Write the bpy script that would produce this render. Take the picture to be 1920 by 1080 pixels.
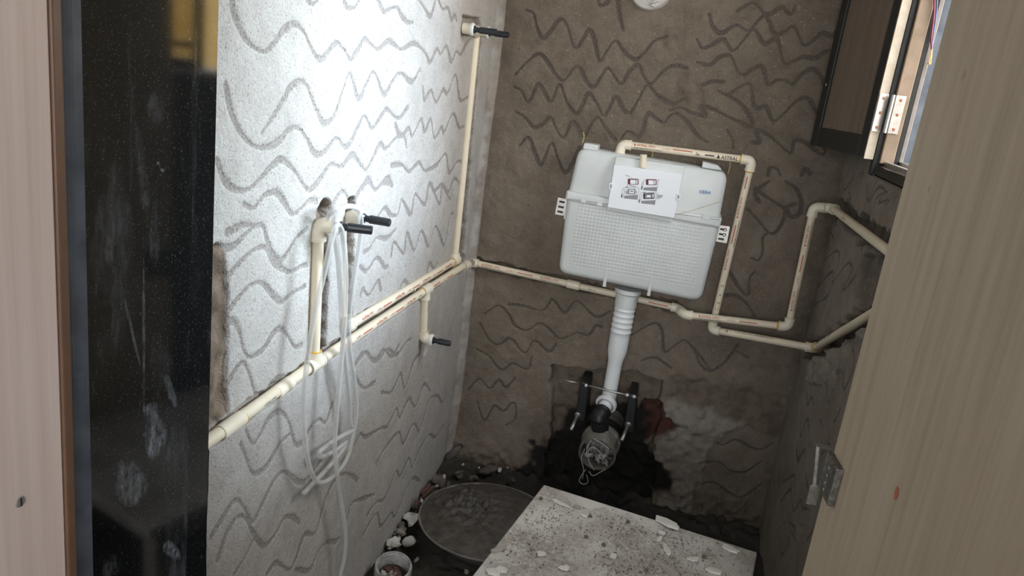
import bpy, bmesh, math, random
import numpy as np
from mathutils import Vector, Matrix
for o in list(bpy.data.objects): bpy.data.objects.remove(o)
SC = bpy.context.scene; COL = SC.collection
random.seed(7); RNG = np.random.default_rng(11)

# ------------------------------------------------------------------ camera
F = 1470.3
CAM = np.array([0.0, 0.0, 1.30])
M = np.array([[0.96635991, 0.22524136, 0.12415659],      # right
              [0.17758484, -0.23515787, -0.95559636],    # down
              [-0.18604343, 0.94549834, -0.26724659]])   # forward
cd = bpy.data.cameras.new('camera'); cam = bpy.data.objects.new('camera', cd); COL.objects.link(cam)
cd.sensor_width = 36; cd.lens = F / 1920 * 36; cd.clip_start = 0.01
r, d, f = [Vector(v) for v in M]
cam.matrix_world = Matrix(((r.x, -d.x, -f.x, CAM[0]), (r.y, -d.y, -f.y, CAM[1]), (r.z, -d.z, -f.z, CAM[2]), (0, 0, 0, 1)))
SC.camera = cam

# ------------------------------------------------------------------ sky, daylight, exposure
w = bpy.data.worlds.new('overcast_sky'); SC.world = w; w.use_nodes = True
bg = w.node_tree.nodes['Background']; bg.inputs[0].default_value = (0.92, 0.96, 1.0, 1); bg.inputs[1].default_value = 11.0
sl = bpy.data.lights.new('hazy_sun', 'SUN'); sl.energy = 12.5; sl.angle = math.radians(32); sl.color = (.62, .80, 1.0)
sun = bpy.data.objects.new('hazy_sun', sl); COL.objects.link(sun); sun.rotation_euler = Vector((-1, -.26, -.36)).to_track_quat('-Z', 'Y').to_euler()
def portal(name, loc, direction, sx, sy):
    l = bpy.data.lights.new(name, 'AREA'); l.shape = 'RECTANGLE'; l.size = sx; l.size_y = sy
    l.cycles.is_portal = True
    o = bpy.data.objects.new(name, l); COL.objects.link(o); o.location = loc
    o.rotation_euler = Vector(direction).to_track_quat('-Z', 'Y').to_euler(); return o
SC.view_settings.view_transform = 'Standard'; SC.view_settings.look = 'None'
SC.view_settings.gamma = 1; SC.view_settings.use_curve_mapping = False
SC.view_settings.exposure = 0.0

# room measures (metres)
XL, XR, YB, ZC = -0.607, 0.428, 2.35, 2.60
WIN_Y0, WIN_Y1, WIN_Z0, WIN_Z1, WIN_T = 1.10, 2.00, 1.195, 2.10, 0.20
portal('window_portal', (XR + WIN_T - .02, (WIN_Y0 + WIN_Y1) / 2, (WIN_Z0 + WIN_Z1) / 2), (-1, 0, 0), WIN_Z1 - WIN_Z0, WIN_Y1 - WIN_Y0)
AW = (-0.75, 0.95, 0.85, 2.2)      # unseen opening, added behind the camera to light frame and door: x0,x1,z0,z1
portal('added_hall_opening_portal', ((AW[0] + AW[1]) / 2, -2.42, (AW[2] + AW[3]) / 2), (0, 1, 0), AW[1] - AW[0], AW[3] - AW[2])

# ------------------------------------------------------------------ pixel -> place
def ray(px, py):
    return M.T @ np.array([(px - 960) / F, (py - 540) / F, 1.0])
def on_x(px, py, x): k = ray(px, py); return CAM + k * ((x - CAM[0]) / k[0])
def on_y(px, py, y): k = ray(px, py); return CAM + k * ((y - CAM[1]) / k[1])
def on_z(px, py, z): k = ray(px, py); return CAM + k * ((z - CAM[2]) / k[2])
def LW(px, py, off=0.0): return on_x(px, py, XL + off)
def RW(px, py, off=0.0): return on_x(px, py, XR - off)
def BW(px, py, off=0.0): return on_y(px, py, YB - off)
def crop(pts, x0, y0, s): return [(x0 + a / s, y0 + b / s) for a, b in pts]

def unit(v): v = np.array(v, float); return v / np.linalg.norm(v)

# ------------------------------------------------------------------ materials
def new_mat(name):
    m = bpy.data.materials.new(name); m.use_nodes = True
    return m, m.node_tree.nodes, m.node_tree.links, m.node_tree.nodes['Principled BSDF']
def noise(N, L, scale, detail=4, rough=.55, coord='Object', stretch=None):
    tc = N.new('ShaderNodeTexCoord'); n = N.new('ShaderNodeTexNoise')
    n.inputs['Scale'].default_value = scale; n.inputs['Detail'].default_value = detail; n.inputs['Roughness'].default_value = rough
    if stretch:
        mp = N.new('ShaderNodeMapping'); mp.inputs['Scale'].default_value = stretch
        L.new(tc.outputs[coord], mp.inputs[0]); L.new(mp.outputs[0], n.inputs['Vector'])
    else: L.new(tc.outputs[coord], n.inputs['Vector'])
    return n.outputs['Fac']
def ramp(N, L, src, stops):
    r_ = N.new('ShaderNodeValToRGB'); e = r_.color_ramp.elements
    while len(e) < len(stops): e.new(.5)
    for k, (p, c) in enumerate(stops):
        e[k].position = p; e[k].color = tuple(c) + (1,) if len(c) == 3 else c
    L.new(src, r_.inputs[0]); return r_.outputs[0]
def mix(N, L, fac, a, b, mode='MIX'):
    m = N.new('ShaderNodeMix'); m.data_type = 'RGBA'; m.blend_type = mode
    for s, v in ((m.inputs[0], fac), (m.inputs[6], a), (m.inputs[7], b)):
        if isinstance(v, (int, float)): s.default_value = v
        elif isinstance(v, tuple): s.default_value = v + (1,) if len(v) == 3 else v
        else: L.new(v, s)
    return m.outputs[2]
def math_n(N, L, op, a, b=None, clamp=False):
    m = N.new('ShaderNodeMath'); m.operation = op; m.use_clamp = clamp
    for k, v in enumerate((a, b)):
        if v is None: continue
        if isinstance(v, (int, float)): m.inputs[k].default_value = v
        else: L.new(v, m.inputs[k])
    return m.outputs[0]
def bump(N, L, B, h, strength, dist):
    b = N.new('ShaderNodeBump'); b.inputs['Strength'].default_value = strength; b.inputs['Distance'].default_value = dist
    L.new(h, b.inputs['Height']); L.new(b.outputs[0], B.inputs['Normal'])
def simple(name, col, rough=.5, metal=0, col2=None, scale=30, bmp=0, spec=.5, coat=0):
    m, N, L, B = new_mat(name)
    B.inputs['Roughness'].default_value = rough; B.inputs['Metallic'].default_value = metal
    B.inputs['Specular IOR Level'].default_value = spec
    B.inputs['Coat Weight'].default_value = coat
    n = noise(N, L, scale)
    c2 = col2 if col2 else tuple(min(1, c * .86) for c in col)
    L.new(ramp(N, L, n, [(.35, c2), (.65, col)]), B.inputs['Base Color'])
    if bmp: bump(N, L, B, noise(N, L, scale * 3), .5, bmp)
    return m

def plaster(name, light, dark, groove, chip, speck=.5, pale_speck=1.2, mott=.8):
    m, N, L, B = new_mat(name)
    B.inputs['Roughness'].default_value = .92; B.inputs['Specular IOR Level'].default_value = .25
    def attr(a):
        n = N.new('ShaderNodeAttribute'); n.attribute_name = a; return n.outputs['Fac']
    big = noise(N, L, 3.2, 5, .6); mid = noise(N, L, 24, 5, .65); fine = noise(N, L, 260, 3, .6); grit = noise(N, L, 110, 4, .7)
    c = mix(N, L, ramp(N, L, big, [(.35, (0, 0, 0)), (.68, (1, 1, 1))]), dark, light)
    c = mix(N, L, ramp(N, L, mid, [(.3, (.86, .84, .82)), (.62, (1.04, 1.04, 1.04))]), (0, 0, 0), c, 'MIX') if False else mix(N, L, .75, c, ramp(N, L, mid, [(.3, (.80, .78, .76)), (.62, (1, 1, 1))]), 'MULTIPLY')
    c = mix(N, L, speck, c, ramp(N, L, fine, [(.30, (.55, .5, .46)), (.42, (1, 1, 1))]), 'MULTIPLY')
    c = mix(N, L, ramp(N, L, noise(N, L, 150, 2, .5), [(.66, (0, 0, 0)), (.71, (1, 1, 1))]), c, tuple(min(1, x * pale_speck) for x in light))  # scattered pale grains in the plaster's own colour
    pits = ramp(N, L, grit, [(.29, (1, 1, 1)), (.35, (0, 0, 0))])
    c = mix(N, L, pits, c, tuple(x * .4 for x in dark))
    blot = ramp(N, L, noise(N, L, 8.5, 6, .72), [(.30, (.66, .63, .60)), (.52, (1, 1, 1))])
    c = mix(N, L, mott, c, blot, 'MULTIPLY')
    # combed lines with torn, gritty edges
    g = math_n(N, L, 'ADD', attr('groove'), math_n(N, L, 'MULTIPLY', math_n(N, L, 'SUBTRACT', noise(N, L, 210, 4, .7), .5), 2.0))
    gm = ramp(N, L, g, [(.28, (0, 0, 0)), (.62, (1, 1, 1))])
    gm2 = math_n(N, L, 'MULTIPLY', gm, ramp(N, L, attr('groove'), [(.02, (0, 0, 0)), (.15, (1, 1, 1))]))
    gc = mix(N, L, ramp(N, L, fine, [(.35, (0, 0, 0)), (.6, (1, 1, 1))]), tuple(x * .55 for x in groove), groove)
    c = mix(N, L, math_n(N, L, 'MULTIPLY', gm2, .92), c, gc)
    ch = mix(N, L, ramp(N, L, mid, [(.4, (0, 0, 0)), (.6, (1, 1, 1))]), tuple(x * .55 for x in chip), chip)
    c = mix(N, L, attr('chip'), c, ch)
    c = mix(N, L, math_n(N, L, 'MULTIPLY', attr('pale'), .8), c, mix(N, L, ramp(N, L, mid, [(.35, (0, 0, 0)), (.65, (1, 1, 1))]), (.26, .235, .205), (.40, .37, .325)))
    c = mix(N, L, attr('brick'), c, mix(N, L, grit, (.04, .016, .012), (.12, .042, .028)))
    c = mix(N, L, attr('near_black'), c, mix(N, L, grit, (.008, .0075, .007), (.026, .024, .022)))
    L.new(c, B.inputs['Base Color'])
    h = math_n(N, L, 'ADD', fine, math_n(N, L, 'MULTIPLY', grit, 1.5))
    bump(N, L, B, h, .7, .0032)
    return m

MAT = {}
MAT['plaster_left'] = plaster('cement_plaster_lit', (.52, .49, .455), (.46, .43, .395), (.33, .295, .265), (.25, .185, .135), .95, 1.03, .35)  # same plaster as the other walls, paler copy for the lit wall
MAT['plaster_back'] = plaster('cement_plaster_shaded_brown', (.245, .202, .158), (.178, .146, .112), (.125, .104, .085), (.175, .135, .102), .7)  # darker copy of that plaster; the dimness of this wall is in its colour
MAT['plaster_right'] = plaster('cement_plaster_shaded_grey', (.275, .238, .198), (.228, .195, .160), (.14, .12, .10), (.17, .14, .112), .6)  # another darkened copy, the wall's shade put into the base colour
MAT['floor'] = plaster('raw_floor_cement', (.085, .074, .062), (.05, .043, .036), (.03, .03, .03), (.06, .045, .035), .5)
MAT['paint'] = simple('plain_wall_paint', (.55, .52, .48), .9)
MAT['cpvc'] = simple('cream_cpvc', (.80, .70, .54), .38, col2=(.74, .64, .48), scale=14)
MAT['fitting'] = simple('cream_cpvc_fitting', (.83, .755, .61), .35, col2=(.78, .69, .54), scale=18)
MAT['glue'] = simple('yellow_solvent_cement', (.72, .42, .08), .3)
MAT['black_plastic'] = simple('black_test_plug', (.018, .020, .024), .35, bmp=.0004, scale=60)
MAT['white_ring'] = simple('white_plastic_ring', (.82, .82, .80), .35)
MAT['red_print'] = simple('red_print', (.50, .09, .06), .6)
MAT['black_print'] = simple('black_print', (.03, .03, .03), .6)
MAT['grey_print'] = simple('grey_print', (.28, .28, .30), .6)
MAT['blue_print'] = simple('blue_print', (.05, .22, .45), .5)
MAT['card'] = simple('white_card', (.84, .85, .87), .6, col2=(.81, .82, .84), scale=8)
MAT['flush'] = simple('white_flush_pipe_plastic', (.80, .81, .81), .4, col2=(.76, .77, .77))
MAT['steel'] = simple('zinc_plated_steel', (.50, .50, .48), .42, .95, scale=120)
MAT['alum'] = simple('brushed_aluminium', (.70, .66, .62), .35, .9, col2=(.55, .50, .46), scale=60)
MAT['dull_alum'] = simple('dull_anodised_channel', (.30, .27, .25), .5, .3, col2=(.24, .21, .19), scale=40)
MAT['rubber'] = simple('black_rubber', (.014, .014, .014), .45)
MAT['soil'] = simple('dusty_grey_soil_pipe', (.27, .25, .215), .7, col2=(.14, .125, .105), scale=35, bmp=.001)
MAT['bag'] = simple('crumpled_clear_plastic', (.62, .60, .57), .25, col2=(.30, .28, .26), scale=70, bmp=.004)
MAT['film_light'] = simple('shiny_plastic_strip', (.70, .68, .65), .3)
MAT['tie'] = simple('yellow_wall_tie', (.52, .42, .16), .5)
MAT['darkframe'] = simple('black_sash_frame', (.020, .021, .020), .42, scale=40)
MAT['woodstrip'] = simple('bare_wood_strip', (.50, .43, .34), .55, col2=(.42, .34, .26), scale=40)
MAT['brownstrip'] = simple('brown_frame_strip', (.33, .24, .17), .5, col2=(.25, .18, .12), scale=30)
MAT['rust_screw'] = simple('copper_screw', (.42, .20, .13), .45, .7)
MAT['wire_red'] = simple('red_wire', (.24, .02, .04), .4)
MAT['wire_blue'] = simple('blue_wire', (.10, .16, .38), .4)
MAT['copper'] = simple('bare_copper', (.75, .40, .12), .35, .8)
MAT['board'] = None

def stain_mask(N, L, scale, lo, hi, stretch=None):
    return ramp(N, L, noise(N, L, scale, 5, .6, 'Object', stretch), [(lo, (0, 0, 0)), (hi, (1, 1, 1))])
# cistern plastic: milky polyethylene, fine moulded grid on the lower tank
def cistern_mat(name, grid):
    m, N, L, B = new_mat(name)
    B.inputs['Roughness'].default_value = .42
    B.inputs['Subsurface Weight'].default_value = .25; B.inputs['Subsurface Radius'].default_value = (.02, .02, .02); B.inputs['Subsurface Scale'].default_value = .4
    c = mix(N, L, ramp(N, L, noise(N, L, 9), [(.35, (0, 0, 0)), (.7, (1, 1, 1))]), (.60, .615, .595), (.68, .695, .675))
    L.new(c, B.inputs['Base Color'])
    if grid:
        tc = N.new('ShaderNodeTexCoord'); sp = N.new('ShaderNodeSeparateXYZ'); L.new(tc.outputs['Object'], sp.inputs[0])
        def rib(o):
            s = math_n(N, L, 'SINE', math_n(N, L, 'MULTIPLY', o, 2 * math.pi / .0205))
            return math_n(N, L, 'POWER', math_n(N, L, 'ABSOLUTE', s), .6)
        xx = sp.outputs[0]
        inx = math_n(N, L, 'LESS_THAN', math_n(N, L, 'ABSOLUTE', xx), .185)
        inz = math_n(N, L, 'LESS_THAN', math_n(N, L, 'ABSOLUTE', math_n(N, L, 'ADD', sp.outputs[2], -.012)), .098)
        h = math_n(N, L, 'MULTIPLY', math_n(N, L, 'MULTIPLY', rib(xx), rib(sp.outputs[2])), math_n(N, L, 'MULTIPLY', inx, inz))
        bump(N, L, B, h, .42, .0022)
    return m
MAT['tank'] = cistern_mat('milky_tank_plastic', False); MAT['tank_grid'] = cistern_mat('milky_tank_plastic_grid', True)

def wood(name, a, b, c3, rough, sc):
    m, N, L, B = new_mat(name); B.inputs['Roughness'].default_value = rough; B.inputs['Specular IOR Level'].default_value = .3
    g = noise(N, L, 6, 6, .6, 'Object', sc); g2 = noise(N, L, 2.2, 3, .5)
    c = ramp(N, L, g, [(.32, a), (.52, b), (.72, c3)])
    c = mix(N, L, .35, c, ramp(N, L, g2, [(.3, (.82, .80, .78)), (.7, (1, 1, 1))]), 'MULTIPLY')
    sp = ramp(N, L, noise(N, L, 34, 3, .5, 'Object', (1, 1, .35)), [(.73, (0, 0, 0)), (.77, (1, 1, 1))])
    c = mix(N, L, math_n(N, L, 'MULTIPLY', sp, .5), c, tuple(x * .5 for x in a))
    L.new(c, B.inputs['Base Color']); bump(N, L, B, g, .15, .001); return m
MAT['door'] = wood('pale_plywood', (.40, .32, .225), (.46, .375, .275), (.51, .425, .325), .6, (9, 9, .5))
MAT['frame_wood'] = wood('pinkish_planed_wood', (.64, .51, .46), (.71, .58, .525), (.75, .63, .575), .5, (14, 14, .35))
MAT['panel'] = wood('brown_laminate', (.15, .115, .085), (.18, .14, .105), (.21, .165, .125), .5, (16, 16, .6))

def granite(name='polished_black_granite', blobs=()):
    m, N, L, B = new_mat(name)
    spk = ramp(N, L, noise(N, L, 420, 2, .5), [(.60, (.006, .007, .008)), (.72, (.05, .055, .06))])
    smear = stain_mask(N, L, 5.0, .56, .78, (1.6, 1.6, .45))
    fine = stain_mask(N, L, 60, .35, .7, (1.5, 1.5, .3))
    drips = math_n(N, L, 'MULTIPLY', stain_mask(N, L, 16, .60, .72, (2.2, 2.2, .12)), .5)
    s = math_n(N, L, 'MULTIPLY', math_n(N, L, 'MULTIPLY', smear, fine), .5)
    s = math_n(N, L, 'ADD', s, math_n(N, L, 'MULTIPLY', drips, .28), True)
    drops = ramp(N, L, noise(N, L, 75, 2, .4), [(.77, (0, 0, 0)), (.80, (1, 1, 1))])
    s = math_n(N, L, 'ADD', s, math_n(N, L, 'MULTIPLY', drops, .25), True)
    if blobs:
        tc = N.new('ShaderNodeTexCoord'); sp_ = N.new('ShaderNodeSeparateXYZ'); L.new(tc.outputs['Object'], sp_.inputs[0])
        wob = math_n(N, L, 'MULTIPLY', math_n(N, L, 'SUBTRACT', noise(N, L, 30, 4, .6), .5), 2.6)
        tex = ramp(N, L, noise(N, L, 140, 4, .7, 'Object', (1, 1, .35)), [(.36, (.05, .05, .05)), (.72, (1, 1, 1))])
        for (y_, z_, ry, rz, sl_, st) in blobs:
            dz = math_n(N, L, 'SUBTRACT', sp_.outputs[2], z_); dy = math_n(N, L, 'SUBTRACT', math_n(N, L, 'SUBTRACT', sp_.outputs[1], y_), math_n(N, L, 'MULTIPLY', dz, sl_))
            q_ = math_n(N, L, 'ADD', math_n(N, L, 'POWER', math_n(N, L, 'ABSOLUTE', math_n(N, L, 'DIVIDE', dy, ry)), 2.0), math_n(N, L, 'POWER', math_n(N, L, 'ABSOLUTE', math_n(N, L, 'DIVIDE', dz, rz)), 2.0))
            k_ = ramp(N, L, math_n(N, L, 'ADD', q_, wob), [(.25, (st, st, st)), (1.0, (0, 0, 0))])
            s = math_n(N, L, 'ADD', s, math_n(N, L, 'MULTIPLY', k_, tex), True)
    L.new(mix(N, L, s, spk, (.33, .36, .40)), B.inputs['Base Color'])
    L.new(math_n(N, L, 'ADD', math_n(N, L, 'MULTIPLY', s, .6), .07, True), B.inputs['Roughness'])
    B.inputs['IOR'].default_value = 1.75
    return m
MAT['granite'] = granite()
MAT['sheen_granite'] = simple('granite_painted_sheen', (.15, .175, .215), .30, col2=(.075, .09, .115), scale=16)  # bluish reflected light painted into the granite colour

def hose_mat():
    m, N, L, B = new_mat('clear_milky_hose')
    out = N['Material Output']
    B.inputs['Base Color'].default_value = (.66, .645, .62, 1); B.inputs['Roughness'].default_value = .22
    t = N.new('ShaderNodeBsdfTransparent'); t.inputs[0].default_value = (.96, .97, .97, 1)
    lw = N.new('ShaderNodeLayerWeight'); lw.inputs[0].default_value = .35
    fac = math_n(N, L, 'ADD', math_n(N, L, 'MULTIPLY', lw.outputs['Facing'], .45), .34, True)
    s = N.new('ShaderNodeMixShader'); L.new(fac, s.inputs[0]); L.new(t.outputs[0], s.inputs[1]); L.new(B.outputs[0], s.inputs[2])
    L.new(s.outputs[0], out.inputs[0]); return m
MAT['hose'] = hose_mat()

def board_mat():
    m, N, L, B = new_mat('white_board_with_dust'); B.inputs['Roughness'].default_value = .75
    base = ramp(N, L, noise(N, L, 5, 5), [(.35, (.46, .43, .39)), (.7, (.56, .53, .49))])
    patch = stain_mask(N, L, 7, .40, .60)
    grit = ramp(N, L, noise(N, L, 95, 5, .75), [(.44, (0, 0, 0)), (.56, (1, 1, 1))])
    mk = math_n(N, L, 'MULTIPLY', patch, grit)
    c = mix(N, L, math_n(N, L, 'MULTIPLY', mk, .75), base, (.17, .145, .115))
    c = mix(N, L, math_n(N, L, 'MULTIPLY', patch, .5), c, (.34, .295, .24))
    L.new(c, B.inputs['Base Color']); bump(N, L, B, mk, .6, .002); return m
MAT['board'] = board_mat()
def mortar_mat():
    m, N, L, B = new_mat('dried_wet_mortar')
    n = noise(N, L, 40, 6, .7)
    L.new(ramp(N, L, n, [(.35, (.045, .038, .031)), (.7, (.115, .10, .084))]), B.inputs['Base Color'])
    B.inputs['Roughness'].default_value = .42
    bump(N, L, B, n, .8, .008); return m
MAT['mortar'] = mortar_mat()
MAT['pan_iron'] = simple('cement_crusted_pan', (.20, .18, .155), .7, col2=(.13, .115, .10), scale=25, bmp=.001)
MAT['pvc_grey'] = simple('dusty_grey_pvc', (.40, .39, .37), .6, col2=(.20, .19, .18), scale=40)
MAT['chip_white'] = simple('white_putty_flake', (.62, .59, .54), .85, col2=(.52, .49, .44), scale=30)
MAT['chip_grey'] = simple('grey_mortar_crumb', (.34, .30, .255), .9, scale=60, bmp=.001)
MAT['chip_dark'] = simple('dark_mortar_crumb', (.12, .10, .085), .9, scale=60, bmp=.001)
MAT['chip_red'] = simple('red_brick_shard', (.15, .07, .053), .9, col2=(.075, .04, .032), scale=60, bmp=.001)
MAT['orange_dot'] = simple('orange_paint_dot', (.55, .14, .07), .7)
MAT['ochre'] = simple('ochre_painted_wall', (.86, .60, .22), .9, col2=(.76, .50, .17), scale=6)
def frosted(name, col):
    m, N, L, B = new_mat(name); out = N['Material Output']
    n = noise(N, L, 22, 5, .6)
    t = N.new('ShaderNodeBsdfTransparent'); L.new(ramp(N, L, n, [(.35, tuple(x * .8 for x in col)), (.65, col)]), t.inputs[0])
    g = N.new('ShaderNodeBsdfGlossy'); g.inputs['Roughness'].default_value = .1
    s = N.new('ShaderNodeMixShader'); s.inputs[0].default_value = .06
    L.new(t.outputs[0], s.inputs[1]); L.new(g.outputs[0], s.inputs[2]); L.new(s.outputs[0], out.inputs[0]); return m
MAT['glass_pale'] = frosted('pale_yellow_figured_glass', (.66, .58, .40))

# ------------------------------------------------------------------ mesh helpers
def link(name, verts, faces, mat, parent=None, smooth=False, attrs=None, fmats=None):
    V = np.asarray(verts, float)
    if parent is not None or attrs is None:
        c = (V.min(0) + V.max(0)) / 2
        if parent is None: c[2] = V[:, 2].min()
    else: c = np.zeros(3)
    me = bpy.data.meshes.new(name)
    if isinstance(faces, np.ndarray):
        me.vertices.add(len(V)); me.vertices.foreach_set('co', (V - c).ravel())
        nf, k = faces.shape
        me.loops.add(nf * k); me.polygons.add(nf)
        me.polygons.foreach_set('loop_start', np.arange(0, nf * k, k)); me.polygons.foreach_set('loop_total', np.full(nf, k))
        me.loops.foreach_set('vertex_index', faces.ravel()); me.update(calc_edges=True)
    else:
        me.from_pydata((V - c).tolist(), [], [list(q) for q in faces]); me.update()
    if attrs:
        for k, a in attrs.items():
            at = me.attributes.new(k, 'FLOAT', 'POINT'); at.data.foreach_set('value', a.astype(np.float32).ravel())
    mats = mat if isinstance(mat, (list, tuple)) else [mat]
    for mm in mats: me.materials.append(MAT[mm] if isinstance(mm, str) else mm)
    if fmats: me.polygons.foreach_set('material_index', fmats)
    if smooth: me.polygons.foreach_set('use_smooth', [True] * len(me.polygons))
    o = bpy.data.objects.new(name, me); COL.objects.link(o); o.location = c
    if parent is not None: attach(o, parent)
    return o
WLOC = {}
def attach(o, p):
    wl = Vector(o.location); WLOC[o.name] = wl
    pl = WLOC.get(p.name, Vector(p.location))
    o.parent = p; o.location = wl - pl
def tag(o, label=None, cat=None, group=None, kind=None):
    if label: o['label'] = label
    if cat: o['category'] = cat
    if group: o['group'] = group
    if kind: o['kind'] = kind
    WLOC.setdefault(o.name, Vector(o.location)); return o
def empty(name, loc, **k):
    o = bpy.data.objects.new(name, None); COL.objects.link(o); o.location = Vector(loc); o.empty_display_size = .05
    return tag(o, **k)
class MB:
    def __init__(s): s.v = []; s.f = []; s.m = []
    def add(s, V, Fs, mi=0):
        b = len(s.v); s.v += [tuple(p) for p in V]; s.f += [tuple(i + b for i in q) for q in Fs]; s.m += [mi] * len(Fs)
    def build(s, name, mat, parent=None, smooth=False): return link(name, s.v, s.f, mat, parent, smooth, fmats=s.m)
    def box(s, c, size, R=None, mi=0, bev=0):
        c = np.array(c, float); h = np.array(size, float) / 2
        bm = bmesh.new(); bmesh.ops.create_cube(bm, size=2)
        for q in bm.verts: q.co = Vector((q.co.x * h[0], q.co.y * h[1], q.co.z * h[2]))
        if bev: bmesh.ops.bevel(bm, geom=list(bm.edges), offset=bev, segments=2, affect='EDGES', profile=.5)
        V = np.array([q.co[:] for q in bm.verts]); bm.verts.index_update()
        Fs = [[q.index for q in fc.verts] for fc in bm.faces]; bm.free()
        if R is not None: V = V @ np.array(R).T
        s.add(V + c, Fs, mi)
    def tube(s, pts, rad, seg=14, cap=True, mi=0):
        P = [np.array(p, float) for p in pts]; n = len(P)
        rad = [rad] * n if isinstance(rad, (int, float)) else rad
        T = []
        for i in range(n):
            t = P[min(i + 1, n - 1)] - P[max(i - 1, 0)]; T.append(t / (np.linalg.norm(t) + 1e-12))
        a = np.array([0, 0, 1.]) if abs(T[0][2]) < .9 else np.array([1., 0, 0])
        u = np.cross(T[0], a); u /= np.linalg.norm(u); V = []
        for i in range(n):
            u = u - T[i] * np.dot(u, T[i]); u /= np.linalg.norm(u); w_ = np.cross(T[i], u)
            for k in range(seg):
                an = 2 * math.pi * k / seg; V.append(P[i] + rad[i] * (math.cos(an) * u + math.sin(an) * w_))
        Fs = []
        for i in range(n - 1):
            for k in range(seg):
                k2 = (k + 1) % seg; Fs.append((i * seg + k, i * seg + k2, (i + 1) * seg + k2, (i + 1) * seg + k))
        if cap: Fs += [tuple(range(seg - 1, -1, -1)), tuple(range((n - 1) * seg, n * seg))]
        s.add(V, Fs, mi)
    def lathe(s, c, axis, prof, seg=24, mi=0, close=False):   # prof: (radius, height along axis)
        ax = np.array(axis, float); ax /= np.linalg.norm(ax)
        a = np.array([0, 0, 1.]) if abs(ax[2]) < .9 else np.array([1., 0, 0])
        u = np.cross(ax, a); u /= np.linalg.norm(u); w_ = np.cross(ax, u); c = np.array(c, float); V = []
        for (rr, h) in prof:
            for k in range(seg):
                an = 2 * math.pi * k / seg; V.append(c + ax * h + rr * (math.cos(an) * u + math.sin(an) * w_))
        Fs = []; n = len(prof)
        for i in range(n - 1):
            for k in range(seg):
                k2 = (k + 1) % seg; Fs.append((i * seg + k, (i + 1) * seg + k, (i + 1) * seg + k2, i * seg + k2))
        if close: Fs += [tuple(range(seg)), tuple(range(n * seg - 1, (n - 1) * seg - 1, -1))]
        s.add(V, Fs, mi)
    def prism(s, poly, y0, y1, bev=0.0, mi=0, steps=4):
        """poly: (x,z) outline, extruded from y0 (back) to y1 (front, nearer the door), front edge rounded"""
        P = np.array(poly, float); ar = np.sum(P[:, 0] * np.roll(P[:, 1], -1) - np.roll(P[:, 0], -1) * P[:, 1])
        if ar < 0: P = P[::-1]
        e = np.roll(P, -1, 0) - P; nn = np.stack([-e[:, 1], e[:, 0]], 1); nn /= np.linalg.norm(nn, axis=1)[:, None] + 1e-12
        vn = nn + np.roll(nn, 1, 0); vn /= (np.linalg.norm(vn, axis=1)[:, None] + 1e-12)
        rings = [(P, y0)]; sg = -1 if y1 < y0 else 1
        if bev:
            for k in range(steps + 1):
                a = math.pi / 2 * k / steps
                rings.append((P + vn * bev * (1 - math.cos(a)), y1 - sg * bev * (1 - math.sin(a))))
        else: rings.append((P, y1))
        V = []; n = len(P)
        for Q, y in rings: V += [(q[0], y, q[1]) for q in Q]
        Fs = []
        for i in range(len(rings) - 1):
            for k in range(n):
                k2 = (k + 1) % n; Fs.append((i * n + k, i * n + k2, (i + 1) * n + k2, (i + 1) * n + k))
        Fs.append(tuple(range((len(rings) - 1) * n, len(rings) * n))); Fs.append(tuple(range(n - 1, -1, -1)))
        s.add(V, Fs, mi)
def fillet(poly, rad, seg=5):
    P = [np.array(p, float) for p in poly]; n = len(P); out = []
    for i in range(n):
        a, b, c = P[i - 1], P[i], P[(i + 1) % n]
        rr = rad[i] if isinstance(rad, (list, tuple)) else rad
        if rr <= 0: out.append(b); continue
        u = a - b; lu = np.linalg.norm(u); u /= lu; v = c - b; lv = np.linalg.norm(v); v /= lv
        d_ = min(rr, lu * .45, lv * .45)
        for k in range(seg + 1):
            t = k / seg; out.append((1 - t) ** 2 * (b + u * d_) + 2 * t * (1 - t) * b + t * t * (b + v * d_))
    return out
def smooth_path(pts, step=.01):
    P = np.array(pts, float); Q = np.vstack([2 * P[0] - P[1], P, 2 * P[-1] - P[-2]]); out = []
    for i in range(1, len(Q) - 2):
        p0, p1, p2, p3 = Q[i - 1:i + 3]; n = max(2, int(np.linalg.norm(p2 - p1) / step))
        for k in range(n):
            t = k / n
            out.append(.5 * (2 * p1 + (p2 - p0) * t + (2 * p0 - 5 * p1 + 4 * p2 - p3) * t * t + (3 * p1 - p0 - 3 * p2 + p3) * t ** 3))
    out.append(P[-1]); return np.array(out)

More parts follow.
